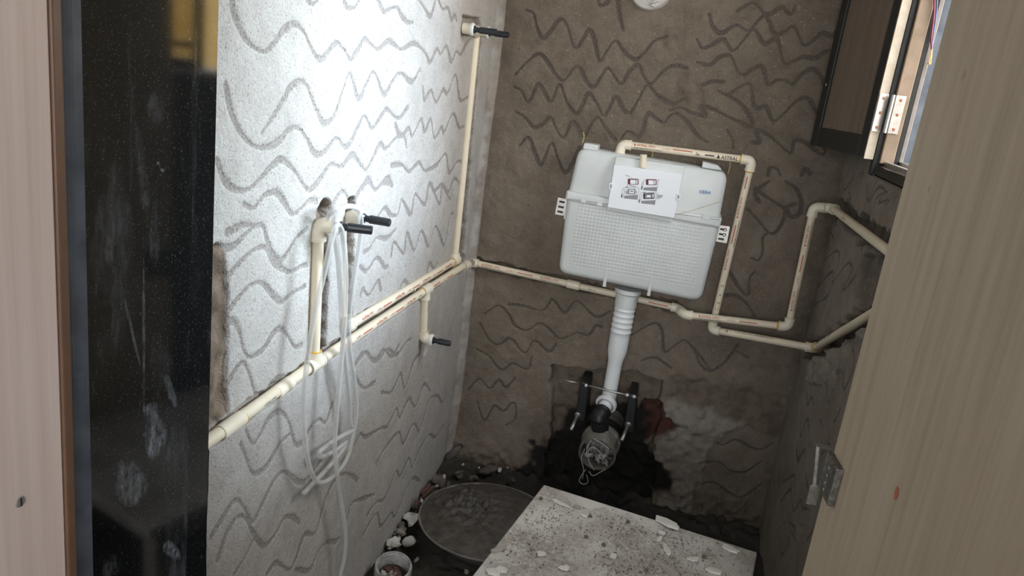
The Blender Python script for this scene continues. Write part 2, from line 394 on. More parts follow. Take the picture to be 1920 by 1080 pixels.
# ------------------------------------------------------------------ height-field plaster walls
def vnoise(shape, cells):
    nu, nv = shape; cu, cv = cells; g = RNG.random((cu + 3, cv + 3))
    x = np.linspace(0, cu, nu); y = np.linspace(0, cv, nv); xi = x.astype(int); yi = y.astype(int)
    fx = (x - xi)[:, None]; fy = (y - yi)[None, :]; fx = fx * fx * (3 - 2 * fx); fy = fy * fy * (3 - 2 * fy)
    a = g[xi][:, yi]; b = g[xi + 1][:, yi]; c = g[xi][:, yi + 1]; e = g[xi + 1][:, yi + 1]
    return (a * (1 - fx) + b * fx) * (1 - fy) + (c * (1 - fx) + e * fx) * fy - .5
def sstep(a, b, x): t = np.clip((x - a) / (b - a), 0, 1); return t * t * (3 - 2 * t)
class Wall:
    def __init__(s, u0, u1, v0, v1, res):
        s.u0, s.v0, s.res = u0, v0, res
        s.nu = int(round((u1 - u0) / res)) + 1; s.nv = int(round((v1 - v0) / res)) + 1
        s.u = np.linspace(u0, u1, s.nu); s.v = np.linspace(v0, v1, s.nv); s.U, s.V = np.meshgrid(s.u, s.v, indexing='ij')
        sh = (s.nu, s.nv); q = lambda c: (max(2, int((u1 - u0) / c)), max(2, int((v1 - v0) / c)))
        s.n1 = vnoise(sh, q(.30)); s.n2 = vnoise(sh, q(.06)); s.n3 = vnoise(sh, q(.018)); s.n4 = vnoise(sh, q(.008))
        s.h = s.n1 * .006 + s.n2 * .0022 + s.n4 * .0007
        s.at = {k: np.zeros(sh) for k in ('groove', 'chip', 'near_black', 'brick', 'pale')}
    def seg_dist(s, pts):
        P = np.array(pts, float); D = np.full(s.U.shape, 9.0)
        for a, b in zip(P[:-1], P[1:]):
            ab = b - a; t = np.clip(((s.U - a[0]) * ab[0] + (s.V - a[1]) * ab[1]) / (ab @ ab + 1e-12), 0, 1)
            D = np.minimum(D, np.hypot(s.U - a[0] - t * ab[0], s.V - a[1] - t * ab[1]))
        return D
    def stroke(s, pts, width=.009, strength=1.0):
        Q = smooth_path(pts, .002); W = int(width / s.res) + 2; g = s.at['groove']
        for k, q in enumerate(Q):
            i = int((q[0] - s.u0) / s.res); j = int((q[1] - s.v0) / s.res)
            i0, i1, j0, j1 = max(0, i - W), min(s.nu, i + W + 1), max(0, j - W), min(s.nv, j + W + 1)
            if i0 >= i1 or j0 >= j1: continue
            ww = width * (.42 + .14 * math.sin(k * .013 + q[0] * 40))
            dd = np.hypot(s.U[i0:i1, j0:j1] - q[0], s.V[i0:i1, j0:j1] - q[1])
            g[i0:i1, j0:j1] = np.maximum(g[i0:i1, j0:j1], strength * (1 - sstep(ww * .55, ww * 1.35, dd)))
    def finish_strokes(s, depth=.003):
        s.h -= s.at['groove'] * (depth + s.n4 * .002)
    def chase(s, pts, width, depth, rough=.006, chip=1.0):
        D = s.seg_dist(pts) + s.n3 * rough * 1.6 + s.n2 * rough
        m = 1 - sstep(width * .5 - .002, width * .5 + .003, D)
        s.h = np.minimum(s.h, s.h * (1 - m) + m * (-depth + s.n3 * .012 + s.n2 * .008)); s.at['chip'] = np.maximum(s.at['chip'], m * chip)
        s.at['groove'] *= (1 - m); return m
    def poly(s, pts, noise_amp=.012, soft=.004):
        P = np.array(pts, float); D = s.seg_dist(np.vstack([P, P[:1]])); ins = np.zeros(s.U.shape, bool); n = len(P)
        for i in range(n):
            a, b = P[i], P[(i + 1) % n]
            c = ((a[1] > s.V) != (b[1] > s.V)) & (s.U < (b[0] - a[0]) * (s.V - a[1]) / (b[1] - a[1] + 1e-12) + a[0]); ins ^= c
        sd = np.where(ins, -D, D) + s.n2 * noise_amp * 1.5 + s.n3 * noise_amp
        return 1 - sstep(-soft, soft, sd)
    def mesh(s, to_world, extra=None):
        V = to_world(s.U, s.V, s.h).reshape(-1, 3); idx = np.arange(s.nu * s.nv).reshape(s.nu, s.nv)
        Fq = np.stack([idx[:-1, :-1], idx[1:, :-1], idx[1:, 1:], idx[:-1, 1:]], -1).reshape(-1, 4)
        at = {k: v.ravel() for k, v in s.at.items()}
        if extra:
            ev, ef = extra; b = len(V); V = np.vstack([V, ev]); Fq = np.vstack([Fq, np.array(ef) + b])
            at = {k: np.concatenate([v, np.zeros(len(ev))]) for k, v in at.items()}
        return V, Fq, at
def boxes(bs):
    V, Fq = [], []
    for (a, b) in bs:
        k = len(V); V += [(x, y, z) for x in (a[0], b[0]) for y in (a[1], b[1]) for z in (a[2], b[2])]
        Fq += [[k + i for i in q] for q in ((0, 1, 3, 2), (4, 6, 7, 5), (0, 4, 5, 1), (2, 3, 7, 6), (0, 2, 6, 4), (1, 5, 7, 3))]
    return np.array(V, float), Fq

# ---- wall_left : u = y, v = z
C3 = lambda p: crop(p, 400, 0, 3.0)
C4 = lambda p: crop(p, 480, 340, 3.0)
C7 = lambda p: crop(p, 380, 440, 2.455)
C31 = lambda p: crop(p, 400, 560, 3.175)
C5 = lambda p: crop(p, 380, 640, 2.454)
left_strokes = [
 C3([(110,0),(130,90),(180,200),(230,260),(290,290),(340,250),(400,170),(460,135),(510,180),(550,270),(600,335),(650,290),(690,240),(740,290),(770,335),(810,280),(850,220),(900,260),(930,275),(985,230),(1050,275),(1130,245),(1190,300),(1215,350),(1255,275),(1275,305),(1310,260),(1335,345),(1365,290),(1390,305),(1420,250),(1450,215)]),
 C3([(520,-30),(535,5),(560,22),(585,0),(600,-40)]), C3([(735,-10),(750,35),(775,45),(800,38),(822,5)]),
 C3([(925,-10),(945,40),(965,65),(1030,40),(1060,90),(1090,125),(1120,125)]), C3([(1155,-8),(1190,50),(1220,92),(1240,40),(1252,-8)]),
 C3([(1265,-8),(1290,50),(1320,45),(1340,110),(1360,85),(1370,112)]),
 C3([(80,480),(110,620),(160,740),(230,820),(300,830),(370,800),(430,730),(480,720),(530,780),(560,850),(600,870),(650,820),(690,775),(740,825),(780,790),(845,655),(890,720),(940,650),(975,615),(1035,665),(1090,600)]),
 C3([(280,750),(400,560),(430,500),(490,455),(530,490),(560,570),(600,660),(625,695),(680,650),(730,500),(770,415),(815,555),(860,470),(905,405),(955,530),(1010,450),(1050,410),(1110,460),(1155,390),(1160,400)]),
 C3([(30,900),(70,1010),(120,1060),(200,1070),(270,1010),(340,930),(390,900),(450,950),(510,1040),(550,1065),(610,1000),(660,925),(720,935),(780,870),(830,930),(860,955),(890,900),(935,810),(970,835),(1030,770),(1060,760),(1095,720),(1115,765),(1165,670),(1185,740),(1220,670),(1240,775),(1280,715),(1295,745),(1345,640),(1380,715),(1410,710)]),
 C3([(1020,700),(1040,755),(1070,770),(1085,830)]),
 C3([(1000,930),(1060,930),(1100,965),(1155,915),(1190,960),(1250,930),(1305,865),(1325,970),(1370,910),(1400,910)]),
 C3([(1175,490),(1185,560),(1220,510),(1250,575),(1290,505),(1315,525),(1360,420),(1385,560),(1430,545)]),
 C3([(840,1060),(870,1005),(910,1070),(945,1030),(980,1000),(1005,1045)]), C3([(1205,1080),(1215,1025),(1240,1075),(1285,1035),(1320,1080),(1355,1005),(1390,1040)]),
 C4([(-60,130),(0,150),(60,80),(120,65),(170,130),(210,185),(260,150),(300,110),(340,110)]),
 C4([(420,160),(450,100),(490,55),(540,115),(590,40),(630,5),(670,45),(710,10),(745,10),(765,25)]),
 C4([(650,220),(680,210),(725,150),(760,190),(800,185),(820,105),(870,185),(895,75),(950,130),(975,15),(1030,125),(1045,25),(1090,100),(1105,40)]),
 C4([(-150,290),(-70,250),(0,250),(50,250),(70,330),(100,410),(140,450),(180,400),(230,320),(290,265)]),
 C4([(610,400),(640,380),(680,320),(740,320),(790,270)]),
 C4([(760,420),(780,345),(830,405),(850,295),(890,390),(930,280),(970,365),(1010,255),(1060,360),(1090,200),(1110,180)]),
 C7([(130,190),(190,120),(240,75),(295,60)]) + C4([(100,450),(150,490),(200,510),(260,475),(290,470)]),
 C4([(590,480),(625,505),(680,430),(720,480),(740,480)]),
 C7([(125,360),(170,300),(220,240),(260,220)]) + C4([(60,590),(110,650),(150,675),(210,630),(280,590)]),
 C4([(590,640),(605,605),(635,640),(685,560),(700,610)]), C4([(800,620),(830,560),(860,590),(880,600)]), C4([(960,510),(975,460),(1000,490),(1020,460)]),
 C7([(120,410),(150,400),(175,440),(195,530),(220,565),(260,550)]) + C4([(60,930),(100,860),(140,830),(180,870),(220,930),(260,920)]),
 C7([(125,680),(160,620),(195,590),(220,640)]) + C31([(260,570),(310,570),(350,510),(400,465),(440,465)]),
 C7([(80,60),(140,60),(205,0),(250,-40)]),
 C4([(560,1030),(620,960),(650,1000),(690,1000),(740,945),(790,975),(850,900),(870,890)]),
 C5([(200,410),(230,470),(260,440),(310,350),(360,325),(400,370),(430,470),(470,460),(500,400),(540,360),(570,370),(600,290)]),
 C5([(175,470),(210,560),(240,610),(300,570),(360,470),(410,425)]),
 C5([(40,900),(100,800),(150,730),(190,760),(230,830),(270,760),(330,640),(370,600),(410,620),(460,650),(510,600),(560,530)]),
 C5([(70,1000),(110,880),(160,810),(200,815),(240,890),(290,940),(340,880),(380,810),(420,810),(445,830)]),
 C5([(300,1070),(340,1020),(400,1050),(430,1000),(470,890),(520,880),(560,740),(600,650),(650,610),(690,620),(715,640)]),
 C5([(430,1050),(490,1050),(530,970),(570,925),(610,920),(630,905)]), C5([(660,830),(690,745),(740,725),(790,705)]),
 C5([(820,235),(870,230),(910,150),(930,215),(970,100),(1000,60)]), C5([(700,110),(740,50),(790,90),(830,40),(870,70),(900,20)]),
 C5([(640,560),(700,470),(725,425),(750,440),(820,400),(850,390),(890,310),(910,350),(950,265),(980,300),(1020,200),(1050,230)]),
 C5([(800,560),(850,480),(905,420),(925,470),(970,380),(1000,410),(1040,280),(1080,250),(1100,280),(1120,240)]),
 C5([(760,800),(800,740),(840,720),(890,600),(910,620),(950,540),(965,580),(1000,500),(1040,430),(1070,440),(1110,390)]),
 C5([(740,890),(800,790),(820,850),(870,790),(890,800),(960,640),(1000,640)]), C5([(150,1065),(200,990),(235,910)]), C5([(700,160),(740,215),(790,190)]),
]
wl = Wall(.94, YB + .02, 0.0, 1.56, .003)
for st in left_strokes:
    wl.stroke([LW(*p)[1:] for p in st], .0118)
wl.finish_strokes(.0022)
lw = lambda pts: [LW(*p)[1:] for p in pts]
wl.chase(lw([(660, 622), (760, 560), (868, 492)]), .058, .016, .004, .75)                 # twin horizontal pipes
wl.chase(lw([(380, 832), (500, 748), (590, 682), (665, 628)]), .034, .010, .004, .6)
wl.chase(lw([(598, 668), (601, 560), (607, 402)]), .058, .022, .005, 1)
wl.chase(lw([(658, 388), (656, 500), (651, 612)]), .040, .030, .004, 1)
wl.chase(lw([(797, 560), (798, 655)]), .030, .018, .004, .8)
wl.chase(lw([(868, 470), (882, 250), (898, 66)]), .064, .026, .003, 1)
q = wl.poly(lw([(868, 30), (902, 36), (906, 66), (866, 64)]), .004, .003); wl.h = wl.h * (1 - q) - q * .022; wl.at['chip'] = np.maximum(wl.at['chip'], q * .5)
q = wl.poly(lw([(370, 470), (412, 462), (427, 470), (432, 560), (430, 650), (427, 720), (432, 775), (405, 800), (370, 815)]), .005, .002)
wl.h = wl.h * (1 - q) + q * (-.008 + wl.n3 * .010 + wl.n2 * .006); wl.at['chip'] = np.maximum(wl.at['chip'], q); wl.at['groove'] *= 1 - q
wl.h += .02 * (1 - sstep(0, .045, YB - wl.U)) ** 2                                        # rounded inner corner
wl.at['chip'] = np.maximum(wl.at['chip'], .55 * (1 - sstep(.0, .05, YB - wl.U + wl.n2 * .05 + wl.n3 * .03)))  # brown strip paints the light falling off into the corner, not chipping
ex = boxes([((XL - .12, .94, 1.56), (XL, YB, ZC)), ((XL - .12, .90, 0), (XL - .03, YB, 1.56))])
V, Fq, at = wl.mesh(lambda U, V_, h: np.stack([XL + h, U, V_], -1), ex)
WALL_L = tag(link('wall_left', V, Fq[:, ::-1].copy(), 'plaster_left', None, True, at), kind='structure')

# ---- wall_back : u = x, v = z
CB = lambda p: crop(p, 960, 0, 3.0)
CT = lambda p: crop(p, 1300, 340, 2.8425)
CU = lambda p: crop(p, 850, 540, 2.249)
back_strokes = [
 CB([(80,55),(120,80),(140,160),(170,215),(210,180),(270,105),(310,150),(340,250),(370,260),(430,170),(460,220),(490,340),(530,290),(580,230),(630,290),(690,335),(740,300),(800,230),(870,205)]),
 CB([(20,420),(80,350),(150,305),(200,350),(260,440),(300,445),(340,390),(375,380),(420,460),(455,490),(500,430),(540,385),(610,470),(660,400),(710,365),(740,430),(780,470),(830,420),(880,380),(930,370),(980,385)]),
 CB([(10,490),(50,510),(90,575),(150,475),(215,570),(265,475),(310,580),(360,640),(400,580),(430,525),(480,590),(520,650),(580,545),(620,610),(660,635),(710,560),(760,480),(820,540),(900,585),(960,560)]),
 CB([(20,630),(70,660),(120,715),(170,700),(215,660),(250,730),(290,775),(340,685),(400,765),(430,720),(480,660),(530,730),(580,790)]),
 CB([(40,820),(90,775),(130,870),(165,925),(220,805),(260,900),(300,970),(340,920),(380,830)]),
 CB([(590,-20),(605,90),(625,170)]), CB([(480,-20),(495,30),(540,10)]),
 CB([(610,780),(650,740),(720,765),(760,645),(800,660),(850,690),(890,650),(930,640),(990,690),(1040,760),(1100,800)]),
 CB([(890,620),(950,605),(1010,635),(1090,650),(1060,600),(1120,610),(1200,650),(1330,710),(1350,680),(1280,580),(1160,510)]),
 CB([(1110,75),(1130,150),(1180,185),(1260,140),(1330,170),(1410,90),(1460,75),(1520,40),(1570,80),(1610,-10)]),
 CB([(1270,60),(1350,15),(1400,50),(1440,110),(1480,190),(1530,180),(1590,150),(1640,250),(1690,230),(1750,185),(1800,200),(1850,160),(1910,150)]),
 CB([(1040,220),(1070,270),(1130,250),(1190,220),(1240,285),(1300,230),(1360,165),(1420,245),(1490,220),(1530,350),(1580,345),(1640,320),(1710,325),(1770,290),(1830,280),(1860,350)]),
 CB([(1040,350),(1110,365),(1170,320),(1230,315),(1270,400),(1310,420),(1350,390),(1410,375),(1440,475),(1490,450),(1550,455),(1580,475),(1640,410),(1700,390),(1750,450),(1780,570),(1810,600)]),
 CB([(1070,480),(1120,460),(1190,460)]), CB([(1220,530),(1280,490),(1340,475),(1360,590),(1390,610),(1430,600),(1470,680),(1530,640),(1600,570),(1660,550),(1700,600),(1740,660),(1790,650)]),
 CB([(1210,730),(1240,790),(1245,830)]), CB([(1350,800),(1390,800),(1375,735),(1430,750),(1500,810),(1570,860),(1590,790),(1650,800),(1750,870),(1760,800),(1740,710)]),
 CB([(1710,-10),(1740,30),(1780,35),(1810,5)]), CB([(1440,985),(1450,945),(1490,950),(1510,985)]), CB([(1630,985),(1650,950),(1680,975)]),
 CT([(330,40),(400,90),(480,140),(490,160),(480,210),(440,270),(400,270),(330,190),(290,150)]), CT([(490,0),(550,40),(575,100),(570,170),(520,190),(500,140),(540,120)]),
 CT([(390,280),(370,300),(370,360),(350,420),(310,410)]), CT([(190,480),(240,560),(290,610),(300,520),(330,480)]), CT([(150,610),(220,610),(280,650),(330,720)]),
 CT([(0,900),(40,980),(90,1010),(150,980),(220,910),(290,940)]), CT([(350,110),(330,60),(400,0)]),
 CU([(130,110),(190,75),(230,110),(260,160),(310,180),(360,150),(400,170),(450,215),(520,190),(570,200),(600,160),(625,165)]),
 CU([(230,70),(290,75),(370,95),(400,70),(420,50),(470,105),(520,55),(600,120),(660,100)]),
 CU([(110,150),(150,220),(190,240),(240,215),(300,275),(340,225),(400,270),(430,240)]), CU([(100,260),(150,290),(200,345),(250,320),(310,345),(330,290)]),
 CU([(60,430),(110,385),(150,425),(190,390),(220,420),(260,380)]), CU([(100,480),(130,560),(170,500),(210,520),(240,490),(260,490),(260,550),(220,580)]),
 CU([(750,200),(800,170),(850,150),(880,180),(890,270),(940,240),(980,225),(1040,290),(1090,345),(1150,310),(1200,240)]), CU([(790,310),(850,295),(920,340)]),
 CU([(1100,650),(1140,660),(1190,640),(1250,670),(1300,680),(1350,650)]), CU([(1040,740),(1120,735),(1170,770),(1230,775),(1300,730)]),
 CU([(1030,830),(1100,820),(1160,860),(1220,880),(1300,825)]), CU([(990,905),(1040,910),(1110,950),(1180,945),(1250,895)]), CU([(1000,1005),(1060,1010),(1130,985)]),
]
wb = Wall(XL - .03, XR + .03, 0.0, 1.56, .003)
wb.h += wb.n3 * .0030 + wb.n2 * .003
bw = lambda pts: [BW(*p)[[0, 2]] for p in pts]
for st in back_strokes: wb.stroke(bw(st), .012 if st[0][1] < 560 else .0085)
wb.finish_strokes(.003)
wb.chase(bw([(866, 486), (900, 494), (1070, 533), (1262, 575)]), .032, .018, .006, .8)
q = wb.poly(bw([(1037, 688), (1130, 690), (1244, 712), (1238, 770), (1228, 830), (1225, 960), (1100, 1010), (1010, 960), (1015, 880), (1030, 800)]), .012, .004)   # recess cut for the pan frame
wb.h = wb.h * (1 - q) + q * (-.032 + wb.n3 * .012 + wb.n2 * .012); wb.at['groove'] *= 1 - q; wb.at['chip'] = np.maximum(wb.at['chip'], q * .55)
q2 = wb.poly(bw([(1020, 815), (1060, 790), (1110, 760), (1190, 770), (1215, 800), (1222, 850), (1248, 880), (1268, 905), (1232, 925), (1230, 980), (1215, 1080), (980, 1080), (930, 905), (985, 868)]), .03, .014)  # outline of the near-black area in and below the recess
wb.at['near_black'] = q2 * .97; wb.at['groove'] *= 1 - q2
q3 = wb.poly(bw([(1206, 752), (1240, 748), (1246, 782), (1275, 796), (1250, 812), (1222, 822), (1208, 845), (1200, 800)]), .010, .004)
wb.at['brick'] = q3 * .9; wb.h -= q3 * .014
q4 = wb.poly(bw([(1240, 765), (1270, 752), (1340, 775), (1395, 795), (1330, 830), (1310, 880), (1300, 960), (1240, 1000), (1225, 960), (1235, 900), (1215, 850), (1248, 812)]), .02, .012) * (1 - q3) * (1 - q2)
wb.h += q4 * (.012 + wb.n3 * .010 + wb.n2 * .006); wb.at['pale'] = q4 * .6
q5 = wb.poly(bw([(1250, 700), (1470, 745), (1460, 830), (1395, 800), (1330, 775), (1262, 748)]), .02, .015); wb.h -= q5 * .006; wb.at['chip'] = np.maximum(wb.at['chip'], q5 * .7); wb.at['groove'] *= 1 - q5
for (px, py, rr) in [(1265, 70, .05), (1290, 150, .04), (1310, 180, .04)]:
    c = BW(px, py); dd = np.hypot(wb.U - c[0], wb.V - c[2]) + wb.n2 * .05; k = 1 - sstep(rr * .5, rr, dd); wb.at['chip'] = np.maximum(wb.at['chip'], k * .35); wb.h += k * wb.n3 * .008
low = 1 - sstep(.0, .12, wb.V + wb.n2 * .08); wb.h += low * (.015 + wb.n3 * .02); wb.at['chip'] = np.maximum(wb.at['chip'], low * .8)
for edge in (wb.U - XL, XR - wb.U):
    wb.at['chip'] = np.maximum(wb.at['chip'], .45 * (1 - sstep(0, .05, edge + wb.n2 * .05 + wb.n3 * .03)))  # both side edges tinted with the chip colour, nothing broken away
ex = boxes([((XL - .03, YB, 1.56), (XR + .03, YB + .12, ZC)), ((XL - .03, YB + .08, 0), (XR + .03, YB + .12, 1.56))])
V, Fq, at = wb.mesh(lambda U, V_, h: np.stack([U, YB - h, V_], -1), ex)
WALL_B = tag(link('wall_back', V, Fq, 'plaster_back', None, True, at), kind='structure')

# ---- wall_right : u = y, v = z (below the window sill; the rest is plain)
CR = lambda p: crop(p, 1400, 600, 4.154)
C6 = lambda p: crop(p, 1360, 840, 4.5)
right_strokes = [
 CT([(725,270),(750,320),(700,420),(760,370),(780,420),(740,540),(820,440),(845,470),(800,580),(870,500)]), CT([(700,440),(660,560),(740,480),(720,600),(640,660)]),
 CT([(830,60),(850,140),(880,40)]), CT([(930,20),(935,110),(990,30),(1040,60)]),
 crop([(570,250),(560,380),(610,290)], 1480, 240, 4.155), crop([(610,420),(615,560),(680,420)], 1480, 240, 4.155), crop([(500,380),(430,480),(420,390)], 1480, 240, 4.155),
 crop([(670,600),(690,540),(760,490),(700,580),(780,560),(760,600)], 1480, 240, 4.155),
 CR([(425,660),(410,900),(470,770),(480,970),(510,900)]), CR([(465,560),(470,660),(500,600),(520,660)]), CR([(630,520),(640,640),(690,540),(680,790),(735,690)]),
 CR([(570,770),(590,850),(580,1040),(640,970),(645,1010)]), CR([(760,400),(765,540),(840,380),(845,280),(820,200)]), CR([(385,900),(380,1080),(445,1000),(450,1080)]),
 C6([(595,20),(600,120),(660,30),(665,200),(690,340)]), C6([(480,290),(570,230),(575,330)]),
 C6([(465,450),(540,350),(550,440),(570,530),(630,440),(640,510),(700,520),(700,600),(680,770),(735,690)]), C6([(485,490),(490,640),(540,540),(530,620),(575,670),(590,740)]),
 C6([(625,540),(630,650),(660,660),(655,800)]), C6([(455,740),(470,900),(530,790)]), C6([(555,710),(605,840),(595,1060)]), C6([(400,1080),(420,980),(430,1060)]),
]
wr = Wall(1.30, YB + .02, 0.0, WIN_Z0 - .03, .0035)
rw = lambda pts: [RW(*p)[1:] for p in pts]
for st in right_strokes: wr.stroke(rw(st), .008)
wr.finish_strokes(.0025)
wr.chase(rw([(1545, 382), (1580, 400), (1660, 465), (1740, 530)]), .060, .028, .014, .9)
lowpts = [(1508, 652), (1530, 655), (1590, 618), (1680, 560)]
wr.chase([on_x(*p, XR)[1:] for p in lowpts], .066, .040, .016, .95)
q = wr.poly(rw(CT([(860,600),(900,400),(955,370),(1020,380),(1010,640),(900,690)])), .014, .005); wr.h -= q * (.02 - wr.n3 * .014); wr.at['chip'] = np.maximum(wr.at['chip'], q * .85); wr.at['groove'] *= 1 - q
q = wr.poly(rw(CR([(440,180),(560,250),(800,160),(960,20),(930,150),(830,200),(760,400),(700,460),(600,520),(480,515),(470,300)])), .014, .005)
wr.h += q * (.006 + wr.n3 * .014 + wr.n2 * .01); wr.at['pale'] = q * .35; wr.at['chip'] = np.maximum(wr.at['chip'], q * .35); wr.at['groove'] *= 1 - q
Z0 = WIN_Z0 - .03; T = WIN_T
ex = boxes([((XR + .004, 1.29, Z0 - .02), (XR + .07, YB + .02, Z0 + .004)), ((XR, .55, 0), (XR + T, 1.30, Z0)), ((XR + .06, 1.30, 0), (XR + T, YB + .02, Z0)), ((XR, WIN_Y1 + .03, Z0), (XR + T, YB + .02, ZC)),
            ((XR, .55, Z0), (XR + T, WIN_Y0 - .03, ZC)), ((XR, WIN_Y0 - .03, WIN_Z1 + .03), (XR + T, WIN_Y1 + .03, ZC))])
V, Fq, at = wr.mesh(lambda U, V_, h: np.stack([XR - h, U, V_], -1), ex)
WALL_R = tag(link('wall_right', V, Fq, 'plaster_right', None, True, at), kind='structure')
for o in (WALL_L, WALL_B, WALL_R):
    me = o.data; flat = np.array([p.area > .004 for p in me.polygons]); me.polygons.foreach_set('use_smooth', ~flat)

# ---- floor (rough, sunken), ceiling, door wall, hall
wf = Wall(XL - .05, XR + .05, .60, YB + .05, .006)
wf.h = wf.n1 * .02 + wf.n2 * .012 + wf.n3 * .006 + .0
corner = (1 - sstep(.0, .13, wf.U - XL + wf.n2 * .06)); wf.h += corner * .010
bk = (1 - sstep(.0, .10, YB - wf.V + wf.n2 * .08)); wf.h += bk * (.02 + wf.n3 * .02)
c = on_z(1120, 930, 0); dd = np.hypot((wf.U + .12) / 1.2, wf.V - 2.22) + wf.n2 * .08
wf.at['near_black'] = .9 * (1 - sstep(.10, .24, dd)); wf.h -= .03 * (1 - sstep(.08, .2, dd))  # near-black sunken patch of floor in front of the recess
V, Fq, at = wf.mesh(lambda U, V_, h: np.stack([U, V_, h], -1), boxes([((XL - .1, .5, -.10), (XR + .1, YB + .1, -.06))]))
tag(link('floor', V, Fq, 'floor', None, True, at), kind='structure')
def slab(name, bs, mat):
    V, Fq = boxes(bs); o = link(name, V, [tuple(q) for q in Fq], mat); return tag(o, kind='structure')
slab('ceiling', [((XL - .12, .45, ZC), (XR + T, YB + .12, ZC + .1))], 'paint')
slab('wall_front', [((-1.7, .50, -.06), (-.72, .94, ZC)), ((-.72, .72, -.06), (-.655, .94, ZC)), ((.43, .50, -.06), (1.7, .62, ZC)), ((-.72, .50, 2.10), (.43, .90, ZC))], 'paint')
HX = 1.7
slab('wall_hall', [((-HX - .1, -2.6, -.06), (-HX, .94, 2.7)), ((HX, -2.6, -.06), (HX + .1, .62, 2.7)),
     ((-HX, -2.6, -.06), (AW[0], -2.45, 2.7)), ((AW[1], -2.6, -.06), (HX, -2.45, 2.7)), ((AW[0], -2.6, -.06), (AW[1], -2.45, AW[2])), ((AW[0], -2.6, AW[3]), (AW[1], -2.45, 2.7))], 'paint')
slab('ceiling_hall', [((-HX - .1, -2.6, ZC), (HX + .1, .52, ZC + .1))], 'paint')
MAT['hall_floor'] = simple('hall_floor_cement', (.30, .28, .255), .85, scale=8)
slab('floor_hall', [((-HX - .1, -2.6, -.12), (HX + .1, .50, .10))], 'hall_floor')
slab('trim_threshold', [((-.72, .50, -.1), (.43, .62, .10))], 'granite')
slab('ground_outside', [((-9, -9, -.5), (14, 14, -.35))], 'hall_floor')
slab('wall_outside', [((2.6, -2.5, -.4), (2.8, 6, 1.62))], 'ochre')

# ------------------------------------------------------------------ doorway : wooden frame, granite lining, door leaf
def granite_jamb():
    t = empty('granite_jamb', (-.62, .80, 0), label='polished black granite jamb lining with white smears between wood frame and plaster', cat='jamb')
    far = np.array([-.6453 * .88, .88]); near = np.array([-.8642 * .71, .71])
    dirv = far - near; dirv /= np.linalg.norm(dirv); nrm = np.array([dirv[1], -dirv[0]])
    split = near + dirv * (np.linalg.norm(far - near) * .80)
    def slabp(a, b, thick, rn, name, mat='granite', dn=0):
        out = [a - dirv * (rn * math.sin(math.radians(k * 11.25))) + nrm * (dn - rn + rn * math.cos(math.radians(k * 11.25))) for k in range(9)]
        poly = [b + nrm * dn] + out + [a - dirv * rn - nrm * thick, b - nrm * thick]
        V = [(p[0], p[1], z) for z in (0.0, 2.10) for p in poly]; n = len(poly)
        Fs = [(k, (k + 1) % n, n + (k + 1) % n, n + k) for k in range(n)] + [tuple(range(n - 1, -1, -1)), tuple(range(n, 2 * n))]
        return link(name, V, Fs, mat, t)
    def local(px, py):
        n3 = np.array([nrm[0], nrm[1], 0]); k = ray(px, py); p = CAM + k * ((n3 @ (np.array([far[0], far[1], 0]) - CAM)) / (n3 @ k)); return p[1] - (near[1] + split[1]) / 2, p[2] - 1.05
    bl = [(*local(287, 812), .018, .040, -.15, .62), (*local(238, 905), .022, .035, -.25, .5), (*local(265, 640), .0022, .13, 0, .35), (*local(240, 610), .0020, .075, -.22, .3), (*local(262, 330), .008, .060, -.12, .16),
          (*local(318, 1035), .010, .022, -.5, .6), (*local(205, 1065), .014, .020, 0, .22), (*local(318, 740), .006, .03, -.3, .35), (*local(285, 440), .008, .05, 0, .14), (*local(200, 470), .006, .02, 0, .2), (*local(288, 205), .012, .02, 0, .16)]
    MAT['granite_smeared'] = granite('smeared_black_granite', bl)
    slabp(near, split, .028, .001, 'granite_slab', 'granite_smeared')
    slabp(split + dirv * .001, far, .028, .0010, 'granite_edge_strip', 'granite', -.0015)
    slabp(near - dirv * .010, near - dirv * .0005, .028, .020, 'granite_nosing', 'sheen_granite', .003)  # nosing takes the painted bluish sheen
    return t
granite_jamb()
t = empty('door_frame', (-.60, .55, 0), label='pinkish planed wooden door frame post with a slotted screw', cat='door frame')
y1 = .600; xf = -.9125 * y1
m = MB(); m.box(((xf - .16 + xf) / 2, y1 - .07, 1.09), (.16, .14, 2.02), bev=.004); m.build('post', 'frame_wood', t)
m = MB(); m.box((xf - .002, y1 + .004, 1.09), (.010, .012, 2.02), bev=.002); MAT['edge_brown'] = simple('brown_edge_strip', (.16, .085, .05), .5); m.build('edge_strip', 'edge_brown', t)
sp = on_x(38, 941, xf); m = MB(); m.lathe(sp, (1, 0, 0), [(.0001, .0010), (.0048, .0009), (.0056, 0), (.0056, -.001)], 20); MAT['screw_grey'] = simple('dull_screw_head', (.34, .31, .29), .5, .4); sc_ = m.build('screw', 'screw_grey', t)
m = MB(); m.box(sp + np.array([.0013, 0, 0]), (.0004, .0013, .0088), mi=0); m.build('screw_slot', 'rubber', sc_)

